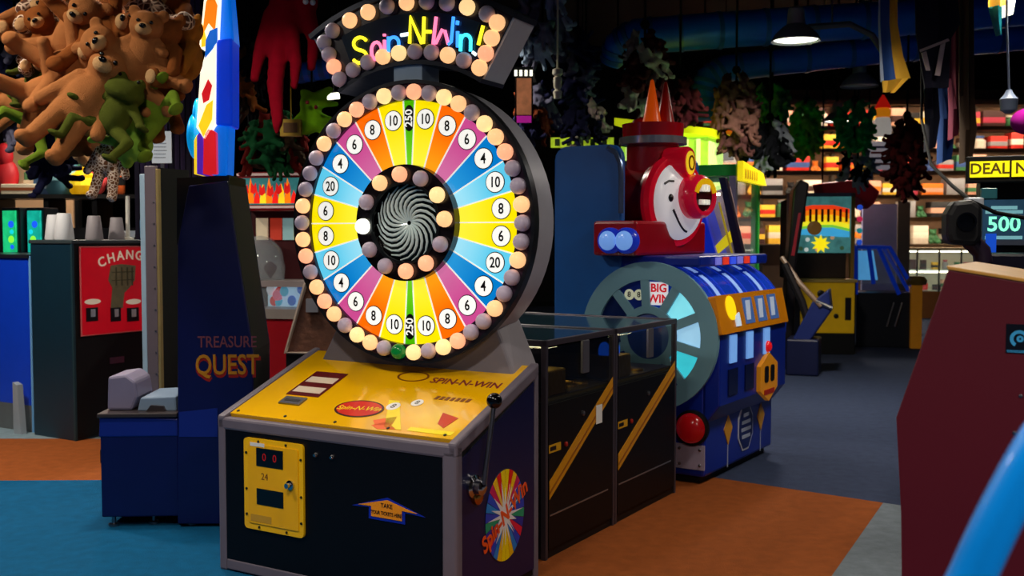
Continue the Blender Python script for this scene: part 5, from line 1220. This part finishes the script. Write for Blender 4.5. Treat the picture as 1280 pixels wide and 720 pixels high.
# lit glass display counter before it
DCN = thing('glass_display_counter', 'brightly lit glass display counter with wood base at the far end', 'display case', (0, 0, 0))
a, b_ = at(1118, 385, 20.5), at(1340, 313, 20.5); Yc = 20.5
box('wood_base', (a.x, b_.x, Yc, Yc + .7, 0, .52), mat('counter_wood', (150, 92, 44), .5), DCN)
box('top_board', (a.x, b_.x, Yc - .02, Yc + .72, b_.z, b_.z + .05), mat('counter_tan', (176, 150, 118), .4), DCN)
box('glass_front', (a.x, b_.x, Yc, Yc + .01, .52, b_.z), CGLASS, DCN)
box('case_back', (a.x, b_.x, Yc + .66, Yc + .7, .52, b_.z), mat('case_back', (225, 222, 205), .6), DCN)
for z in (.52, (.52 + b_.z) / 2): box('inner_shelf', (a.x, b_.x, Yc + .05, Yc + .66, z, z + .02), mat('shelf_glass_pale', (190, 205, 195), .3), DCN)
for z in (b_.z - .03, (.52 + b_.z) / 2 - .03): box('case_lamp', (a.x, b_.x, Yc + .03, Yc + .07, z, z + .02), mat('case_lamp', (255, 244, 214), .4, emit=9), DCN)
for k in range(9): x = a.x + (b_.x - a.x) * k / 8; box('glass_mullion', (x - .015, x + .015, Yc - .005, Yc + .02, .52, b_.z), STEEL, DCN)
for z in (.54, (.52 + b_.z) / 2 + .02):
    x = a.x + .12
    while x < b_.x - .1:
        h = rnd.uniform(.09, .26); w = rnd.uniform(.08, .16); m = rnd.choice(PMAT)
        if rnd.random() < .5: o = obj('trinket_box', box_me, m); o.scale = (w, w, h); obj('print_band', band_me, rnd.choice(PMAT), o)
        else: o = obj('trinket_jar', jar_me, m); o.scale = (w, w, h); obj('lid', lid_me, rnd.choice(PMAT), o)
        o.location = (x, Yc + .3, z); lev = 'lower' if z < .6 else 'upper'
        tag(o, PN[PMAT.index(m)] + ' small trinket on the %s shelf of the lit display counter' % lev, 'trinket', 'trinkets on the %s counter shelf' % lev); x += w + rnd.uniform(.03, .14)
# tall tan lamp posts and gnome-like lit figures on the back row
def lit_figure(px, py, Y, h, lab):
    p = at(px, py, Y); SC = Matrix.Scale(.72, 4); T_ = lambda v: T(v) @ SC
    o = MB(T_(p)).lathe([(.16, 0), (.18, .1), (.14, .34), (.1, .38)], 16).build('lit_figure', mat('figure_white', (235, 225, 215), .5, emit=.25), None, True); tag(o, lab, 'figure')
    MB(T_(p)).lathe([(.13, .36), (.15, .44), (.12, .56), (.06, .6)], 16).build('figure_head', mat('figure_orange', (240, 140, 20), .5, emit=.35), o, True)
    MB(T_(p)).lathe([(.16, .54), (.1, .66), (.02, .8)], 16).build('figure_hat', mat('figure_red', (225, 30, 20), .5, emit=.3), o, True)
    MB(T(p)).tube([(0, 0, .5), (0, 0, 5.4 - p.z)], .008, 6).build('figure_cord', CORD, o)
lit_figure(906, 200, 14.5, .6, 'hanging white and orange figure with red hat left of the brown cluster')
lit_figure(1103, 170, 15.0, .6, 'hanging white and orange figure with red hat beside the maroon cluster')
sc_ = thing('hanging_price_card', 'white price card with printed lines below the hatted figure', 'card', at(1104, 208, 15.2))
box('card', (-.22, .22, 0, .02, -.05, .36), mat('card_white', (225, 215, 225), .5, emit=.15), sc_)
for k in range(4): box('card_line', (-.18, .18, -.006, 0, .02 + .08 * k, .05 + .08 * k), mat('cl_%d' % (k % 2), [(180, 60, 60), (90, 80, 140)][k % 2], .5), sc_)
box('card_cord', (-.005, .005, .005, .015, .36, 2.6), CORD, sc_)

# ---------------------------------------------------------------- ducts and ceiling pieces
DB = mat('duct_blue', (20, 100, 235), .35, .1, var=.25, scale=3)
def duct(Y0, pts, r, lab):
    d = thing('air_duct', lab, 'duct', (0, 0, 0))
    P = [at(px, py, Y0 + dy) for px, py, dy in pts]
    MB().tube(P, r, 20).build('duct_pipe', DB, d, True)
    for i in range(len(P) - 1):
        n = max(1, int((P[i + 1] - P[i]).length / 1.1)); ax = (P[i + 1] - P[i]).normalized()
        for k in range(n + 1):
            c = P[i].lerp(P[i + 1], (k + .5) / (n + 1)); MB().tube([c - ax * .025, c + ax * .025], r * 1.06, 20).build('duct_collar', mat('collar_blue', (40, 96, 180), .3, .3), d, True)
    for i in (0, len(P) - 1):
        MB().tube([(P[i].x, P[i].y, 5.4), (P[i].x, P[i].y, P[i].z)], .012, 6).build('hanger_rod', CORD, d)
duct(12.0, [(772, 78, .3), (776, 58, .2), (795, 46, .1), (870, 40, 0), (985, 32, 0), (1110, 24, 0), (1300, 8, 0)], .2, 'large blue air duct crossing below the ceiling')
duct(12.6, [(880, 150, 0), (880, 118, 0), (886, 98, 0), (905, 86, 0), (980, 76, 0), (1090, 64, 0), (1300, 44, .0)], .16, 'smaller blue air duct bending down at its left end')
duct(9.0, [(-60, 22, 0), (-10, 22, 0), (14, 24, .3)], .16, 'blue air duct end at the upper left corner')
duct(9.6, [(370, 92, 0), (396, 88, 0), (420, 84, 0)], .09, 'thin dark blue pipe behind the red plush')
for px, py, Y, c, lab in ((1000, 20, 11.5, (90, 86, 110), 'pale conduit pipe right of the lit lamp'),):
    p = at(1030, 36, 11.5); o = MB().tube([at(1010, 34, 11.6), at(1062, 30, 11.6), at(1090, 44, 11.6), at(1120, 90, 11.6)], .035, 8).tube([at(1040, 30, 11.6), at(1040, 30, 11.6) + Vector((0, 0, 1.2))], .01, 6).build('conduit', mat('conduit_mauve', (96, 84, 104), .4, .4), None, True); tag(o, lab, 'pipe')
# pendant lamps
SHD = mat('lamp_shade_grey', (150, 152, 158), .4, .2)
def pendant(x, y, pw, lab):
    t = thing('pendant_lamp', lab, 'lamp', (x, y, 3.42), 0, 'bell pendant lamps')
    MB().lathe([(.03, .32), (.05, .32), (.075, .3), (.085, .16), (.12, .135), (.19, .07), (.228, .012), (.225, 0), (.218, .004), (.18, .066), (.1, .13), (.02, .135)], 32).build('shade', SHD, t, True)
    MB().tube([(0, 0, .31), (0, 0, 1.98)], .02, 8).build('stem', CORD, t)
    MB().lathe([(.2, .02), (.2, .03), (.02, .03)], 32).build('lens', mat('lamp_on', (255, 246, 226), .4, emit=6 if pw else 0) if pw else mat('lamp_off', (225, 226, 238), .4), t, True)
    if pw:
        l = bpy.data.lights.new('lamp_light', 'AREA'); l.shape = 'DISK'; l.size = .36; l.energy = pw; l.color = (1, .9, .76); l.spread = R(150)
        o = bpy.data.objects.new('lamp_light', l); COL.objects.link(o); o.location = (x, y, 3.43)
for x, y, pw, lab in LAMPS: pendant(x, y, pw, lab)
# neon tube signs high among the toys
for px, py, w, Y, lab in ((423, 42, 20, 9.0, 'short white tube light left of the wheel sign'), (416, 121, 16, 9.0, 'short white tube light left of the wheel rim')):
    p = at(px, py, Y); o = MB().tube([(p.x - w * Y / FPX / 2, Y, p.z), (p.x + w * Y / FPX / 2, Y, p.z + .01)], .028, 8).build('tube_light', mat('tube_white', (255, 252, 225), .4, emit=1.6), None, True); tag(o, lab, 'light'); MB().tube([(p.x, Y + .03, p.z), (p.x, Y + .03, 5.4)], .008, 6).build('light_cord', CORD, o)
p = at(655, 115, 9.4); pi = thing('lit_poster_box', 'small lit picture box above the wheel drum', 'light box', (p.x, 9.4, p.z))
box('box', (-.08, .08, 0, .08, -.24, .22), BLACK, pi); box('picture', (-.065, .065, -.01, 0, -.2, .12), mat('poster_amber', (190, 120, 80), .4, emit=.4, var=.6, scale=12), pi)
for k in range(4): box('picture_lamp', (-.085 + .045 * k, -.06 + .045 * k, -.02, 0, .14, .19), mat('tube_white', (255, 252, 225), .4, emit=1.6), pi)
box('picture_foot', (-.065, .065, -.012, 0, -.27, -.21), mat('poster_magenta', (210, 40, 170), .4, emit=.4), pi); box('hanger', (-.005, .005, .03, .04, .22, 5.4 - p.z), CORD, pi)
p = at(697, 100, 9.2); sw_ = MB(T(p)).lathe([(.03, -.16), (.04, -.1), (.02, -.08), (.035, -.06), (.035, .02), (.02, .03), (.045, .05), (.045, .09), (.02, .1)], 12).tube([(0, 0, .1), (0, 0, 5.4 - p.z)], .009, 6).build('hanging_pull', mat('pull_ivory', (190, 185, 165), .5), None, True)
tag(sw_, 'ivory pull handle on a long black cord right of the wheel sign', 'pull cord')
# lime sign strip over the blue backboard
p = at(728, 178, 10.8); lsn = thing('lime_sign_strip', 'speckled lime sign strip over the blue backboard', 'sign', (p.x, 10.8, p.z))
box('strip', (-.32, .32, 0, .06, -.05, .05), mat('strip_lime', (170, 200, 40), .4, emit=.5, var=.8, scale=14), lsn); box('strip_cord', (-.005, .005, .02, .03, .05, 5.4 - p.z), CORD, lsn)
for k in range(5): box('strip_mark', (-.28 + .12 * k, -.23 + .12 * k, -.006, 0, -.035, .035), mat('strip_dark', (40, 60, 20), .5), lsn)

# ---------------------------------------------------------------- banners
def banner(name, Y, left, right, cols, lab, n=1, wave=.03, parent=None):
    """cloth between two pixel polylines; cols: list of (material, t0, t1) across"""
    t = parent or thing(name, lab, 'banner', (0, 0, 0))
    for m, t0, t1 in cols:
        mb = MB(); L = len(left); vs = []; K = 4
        for i in range(L):
            a, b = at(left[i][0], left[i][1], Y), at(right[i][0], right[i][1], Y)
            for k in range(K + 1):
                u_ = t0 + (t1 - t0) * k / K; c = a.lerp(b, u_); c.y += wave * math.sin(u_ * 9 + i * .6)
                vs.append(c)
        fs = []
        for i in range(L - 1):
            for k in range(K): j = i * (K + 1) + k; fs.append((j, j + 1, j + K + 2, j + K + 1))
        N_ = len(vs); v2 = [v + Vector((0, .012, 0)) for v in vs]
        f2 = [tuple(x + N_ for x in reversed(f)) for f in fs]; ed = []
        for i in range(L - 1):
            j = i * (K + 1); ed.append((j, j + K + 1, N_ + j + K + 1, N_ + j)); j += K; ed.append((j + K + 1, j, N_ + j, N_ + j + K + 1))
        mb.add(vs + v2, fs + f2 + ed); mb.build(name if parent else 'cloth', m, t, True)
    return t
CY = mat('cloth_yellow', (214, 164, 40), .8); CB = mat('cloth_blue', (22, 70, 140), .8); CBP = mat('cloth_pale', (170, 190, 215), .8); CN = mat('cloth_night', (16, 18, 40), .85); CWH = mat('cloth_white', (190, 170, 175), .8)
byb = banner('blue_yellow_banner', 8.2, [(1099, -20), (1099, 30), (1101, 70), (1102, 102)], [(1122, -20), (1122, 30), (1128, 70), (1137, 98)], [(CBP, 0, .1), (CB, .1, .52), (CY, .52, 1)], 'long blue and yellow banner hanging from the ceiling', wave=.02)
banner('banner_hem', 8.15, [(1103, 101), (1105, 115)], [(1137, 97), (1118, 116)], [(CY, 0, 1)], '', parent=byb)
dfl = banner('dark_flag', 8.6, [(1144, -10), (1146, 40), (1150, 62), (1158, 110)], [(1198, -10), (1200, 30), (1188, 48), (1184, 110)], [(CN, 0, 1)], 'dark flag with white bars hanging right of the yellow banner')
for l_, r_, lab in (([(1150, 62), (1151, 65)], [(1185, 48), (1187, 51)], 'white trim line across the dark flag'), ([(1152, 66), (1158, 88)], [(1158, 64), (1163, 88)], 'short white bar sewn on the dark flag'), ([(1176, 56), (1169, 94)], [(1182, 53), (1175, 95)], 'long white bar sewn on the dark flag')):
    banner('flag_bar', 8.5, l_, r_, [(CWH, 0, 1)], lab, wave=.0, parent=dfl)
for i, (x0, x1, y0, y1, m, lab) in enumerate(((1172, 1192, 92, 205, CB, 'blue hanging scarf beside the maroon cluster'), (1186, 1200, 98, 175, mat('cloth_rose', (140, 50, 80), .8), 'rose striped scarf over the blue scarf'), (1200, 1218, 120, 205, mat('cloth_umber', (70, 50, 32), .85), 'brown hanging cloth left of the deal sign'), (1156, 1172, 105, 190, CN, 'dark hanging scarf right of the maroon cluster'))):
    banner('hanging_scarf', 9.4 - .15 * i, [(x0, y0 - 130), (x0, y0), (x0 + 2, (y0 + y1) / 2), (x0 + 1, y1)], [(x1, y0 - 130), (x1, y0), (x1 + 2, (y0 + y1) / 2), (x1 - 4, y1 - 6)], [(m, 0, 1)], lab)
banner('teal_pennant', 7.0, [(1236, -10), (1238, 10), (1248, 44)], [(1252, -10), (1252, 10), (1250, 44)], [(mat('cloth_teal', (10, 120, 130), .7), 0, 1)], 'teal pennant with yellow top at the upper right')
banner('yellow_pennant', 6.95, [(1235, -20), (1237, 8)], [(1262, -20), (1258, 6)], [(CY, 0, .5), (mat('cloth_red', (190, 30, 30), .7), .5, .62), (CY, .62, 1)], 'yellow and red pennant top above the teal pennant')
banner('white_pennant', 7.05, [(1252, -10), (1254, 22)], [(1272, -10), (1266, 18)], [(mat('cloth_ivory', (205, 200, 170), .7), 0, 1)], 'ivory pennant scrap beside the teal pennant')
p = at(1261, 128, 6.8); pg = MB(T(p)).lathe([(.02, -.07), (.05, -.05), (.055, .02), (.03, .05), (.015, .08)], 14).tube([(0, 0, .08), (-.02, .01, .5), (-.06, .02, 5.4 - p.z)], .007, 6).build('hanging_plug', mat('plug_grey', (120, 134, 160), .35), None, True); tag(pg, 'grey hanging plug on a thin wire above the deal sign', 'plug')
p = at(1276, 152, 7.2); mgp = MB(T(p)).sph((.05, 0, 0), (.12, .08, .09)).tube([(.05, 0, .08), (.05, 0, 5.4 - p.z)], .008, 6).build('magenta_plush', felt('magenta', (150, 20, 130)), None, True); tag(mgp, 'magenta plush ball hanging at the right edge', 'plush toy')

# ---------------------------------------------------------------- deal machine at the right edge
FD = Frame(at(1212, 300, 6.2), 22); FD.o.z = 0
dm = thing('deal_machine', 'black game machine with yellow DEAL sign and blue screen at right edge', 'arcade machine', FD.o, 22)
def dq(px, py, y=0):
    v = FD.py(px, py, y); return (v.x, v.z)
(xa, za), (xb, zb) = dq(1212, 222), dq(1262, 201)
xe = dq(1350, 200)[0]
box('cabinet_body', (xa + .06, xe, .12, .8, 0, zb), BLACK, dm, .01)
box('sign_housing', (xa - .02, xe, -.0, .14, za - .03, zb + .03), BLACK, dm, .006)
YL = mat('deal_yellow', (250, 232, 20), .35, emit=.85, var=.03)
for x0, x1, tx in ((xa, xb, 'DEAL'), (xb + .012, xe - .02, 'NO DEAL')):
    s_ = box('sign_panel', (x0, x1, -.012, .0, za, zb), YL, dm)
    text(tx, .088, mat('deal_ink', (120, 96, 8), .5), s_, T(((x0 + x1) / 2 if tx == 'DEAL' else x0 + .205, -.012, (za + zb) / 2)) @ FACE_F, .002, bold=.02)
(xa, za), (xb, zb) = dq(1228, 300), dq(1340, 248)
scn = box('screen', (xa, xb, .08, .12, za, zb), mat('deal_screen', (34, 62, 84), .15, emit=.5, var=.4, scale=5), dm)
x5, z5 = dq(1250, 281, .08)
text('500', .12, mat('screen_mint', (130, 255, 205), .3, emit=1.0), scn, T((x5 + .02, .079, z5)) @ FACE_F, .003, bold=.02)
for dz, w in ((.1, .07), (.075, .1), (-.075, .1)):
    box('screen_text', (x5 + .02 - w, x5 + .02 + w, .076, .08, z5 + dz - .01, z5 + dz + .01), mat('screen_pale', (120, 180, 190), .3, emit=.5), scn)
for k in range(3): box('screen_bar', (x5 + .17 + .05 * k, x5 + .19 + .05 * k, .076, .08, za + .03, zb - .03), mat('screen_pale', (120, 180, 190), .3, emit=.5), scn)
box('screen_bezel', (xa - .02, xb, .05, .1, za - .03, za), mat('bezel_steel', (90, 100, 120), .3, .5), dm); box('screen_bezel', (xa - .02, xa, .05, .1, za, zb), mat('bezel_steel', (90, 100, 120), .3, .5), dm)
(xa, za), (xb, zb) = dq(1232, 318), dq(1246, 292); box('blue_light', (xa, xb, .04, .12, za, zb), mat('deal_blue_light', (20, 80, 210), .3, emit=.5), dm)
(xa, za), (xb, zb) = dq(1222, 345), dq(1345, 316); MB().box(xa, xb, -.12, .12, 0, za).build('control_deck', mat('deck_navy', (10, 14, 44), .3), dm)
box('deck_lip', (xa, xb, -.14, .1, za, zb), mat('deck_dark', (8, 10, 30), .3), dm, .02)
# camera-like box on an arm, with its cable
FE = Frame(at(1205, 300, 5.7), 10); FE.o.z = 0
cb = thing('viewer_head', 'black rounded viewer head on a post beside the deal screen', 'viewer', FE.o, 10)
zc = at(1205, 282, 5.7).z
MB(T((-.01, .08, zc)) @ FACE_F).prism([(-.08, -.1), (.06, -.11), (.085, -.06), (.085, .1), (.03, .14), (-.06, .13), (-.095, .06), (-.095, -.05)], 0, .16).build('head_shell', mat('viewer_black', (8, 7, 12), .5), cb, bevel=.025)
MB(T((-.01, -.08, zc + .02)) @ FACE_F).lathe([(.05, -.01), (.05, .02), (.04, .02), (.035, .005), (.01, .005)], 20).build('head_eyepiece', GLOSSBLK, cb, True)
MB(T((0, 0, zc))).tube([(.03, 0, -.08), (.09, 0, -.14), (.1, 0, -.2)], .05, 12).build('head_neck', mat('viewer_plum', (34, 22, 40), .4), cb, True)
box('head_bracket', (.0, .09, -.04, .04, zc + .1, zc + .15), mat('bracket_white', (170, 175, 185), .35), cb, .01); box('head_wing', (.08, .16, -.02, .02, zc + .14, zc + .2), mat('wing_teal', (40, 100, 110), .4), cb, .006)
MB().tube([(.1, 0, 0), (.1, 0, zc - .18)], .04, 10).lathe([(.16, 0), (.16, .02), (.05, .04)], 18, T((.1, 0, 0))).build('head_post', BLACK, cb, True)
cw = MB().tube([at(1152, 150, 9.0), at(1164, 206, 7.6), at(1190, 232, 6.2), at(1215, 252, 5.65), at(1245, 266, 5.6), at(1285, 273, 5.6), at(1340, 274, 5.6)], .011, 8).tube([at(1152, 150, 9.0), at(1152, 60, 9.0), Vector((at(1152, 60, 9).x, 9.0, 5.4))], .011, 8).build('black_cable', CORD, None, True); tag(cw, 'black cable sagging past the viewer head', 'cable')

# ---------------------------------------------------------------- maroon cabinet and blue rail at the right front
FMn = Frame(at(1185, 335, 3.25), 31); FMn.o.z = 0
mc = thing('maroon_cabinet', 'big dark red game cabinet side with wood top edge at right front', 'arcade machine', FMn.o, 31)
def mq_(px, py):
    v = FMn.py(px, py, 0); return (v.x, v.z)
MAR = mat('maroon_laminate', (84, 1, 25), .5, var=.12, scale=2)
pf = [mq_(1185, 337), mq_(1120, 522), mq_(1126, 640)]; pf += [(pf[2][0] + .02, 0)]
tr_ = mq_(1280, 362); k_ = (tr_[1] - pf[0][1]) / (tr_[0] - pf[0][0])
xe = .95; ze = pf[0][1] + k_ * xe * .6
pf = pf + [(xe, 0), (xe, ze)]
MB(FACE_F).prism(pf, -.03, 0).build('side_panel', MAR, mc, bevel=.004)
MB(FACE_F).prism([(x + (.02 if x < .5 else -.02), max(.01, z - .03)) for x, z in pf], -.6, -.03).build('cabinet_body', BLACK, mc)
MB(FACE_F).prism(pf, -.63, -.6).build('side_panel', MAR, mc, bevel=.004)
MB(FACE_F).prism([pf[0], (xe, ze), (xe, ze + .012), (pf[0][0] - .005, pf[0][1] + .012)], -.64, .004).build('wood_top', mat('top_wood', (205, 150, 70), .4, var=.25, scale=10), mc, bevel=.003)
lx, lz = mq_(1257, 441); lx2, lz2 = mq_(1292, 406)
st_ = flat('logo_sticker', rect(lx, lx2, lz, lz2), FACE_F, mat('sticker_black', (10, 14, 26), .3), mc, .002)
MB(T(((lx + lx2) / 2, -.002, (lz + lz2) / 2)) @ FACE_F).ring(.016, .026, 0, .0015, 20, None, -150, 120).build('sticker_swirl', mat('sticker_cyan', (60, 160, 220), .4), st_)
MB(T(((lx + lx2) / 2 + .002, -.002, (lz + lz2) / 2)) @ FACE_F).ring(.003, .01, 0, .0015, 14).build('sticker_eye', mat('sticker_cyan', (60, 160, 220), .4), st_)
for k in range(2): flat('sticker_line', rect(lx + .004, lx2 - .004, lz + .003 + .004 * k, lz + .005 + .004 * k), T((0, -.002, 0)) @ FACE_F, mat('sticker_cyan', (60, 160, 220), .4), st_, .001)
for px, py in ((1276, 495), (1268, 541)):
    x, z = mq_(px, py); MB(T((x, 0, z)) @ FACE_F).lathe([(.006, 0), (.006, .002), (.003, .003)], 10).build('panel_screw', STEEL, mc)
RY_ = 1.32
def bend(pts, n=6):
    out = []
    P = [Vector(p) for p in pts]
    P = [P[0]] + P + [P[-1]]
    for i in range(1, len(P) - 2):
        for k in range(n):
            t = k / n; a, b, c, d = P[i - 1], P[i], P[i + 1], P[i + 2]
            out.append(.5 * ((2 * b) + (c - a) * t + (2 * a - 5 * b + 4 * c - d) * t * t + (3 * b - a - 3 * c + d) * t ** 3))
    out.append(P[-2]); return out
lo_ = at(1158, 860, RY_); foot = Vector((lo_.x - .03, lo_.y, 0))
far = at(1420, 440, RY_)
bp_ = bend([foot, (foot.x, foot.y, lo_.z - .3), lo_, at(1216, 718, RY_), at(1262, 622, RY_), at(1310, 540, RY_), at(1370, 470, RY_), far, (far.x + .1, far.y, far.z), (far.x + .22, far.y, far.z - .12), (far.x + .24, far.y, 0)])
rl = thing('blue_guard_rail', 'bright blue curved guard rail close by at lower right', 'rail', foot)
mb_ = MB(T(-foot)); mb_.tube(bp_, .0285, 18); mb_.build('rail_tube', mat('rail_blue', (0, 146, 255), .3, var=.04, coat=.3), rl, True)
for f_ in (foot, Vector((far.x + .24, far.y, 0))): MB(T(f_ - foot)).lathe([(.07, 0), (.07, .01), (.035, .02)], 20).build('floor_flange', STEEL, rl, True)
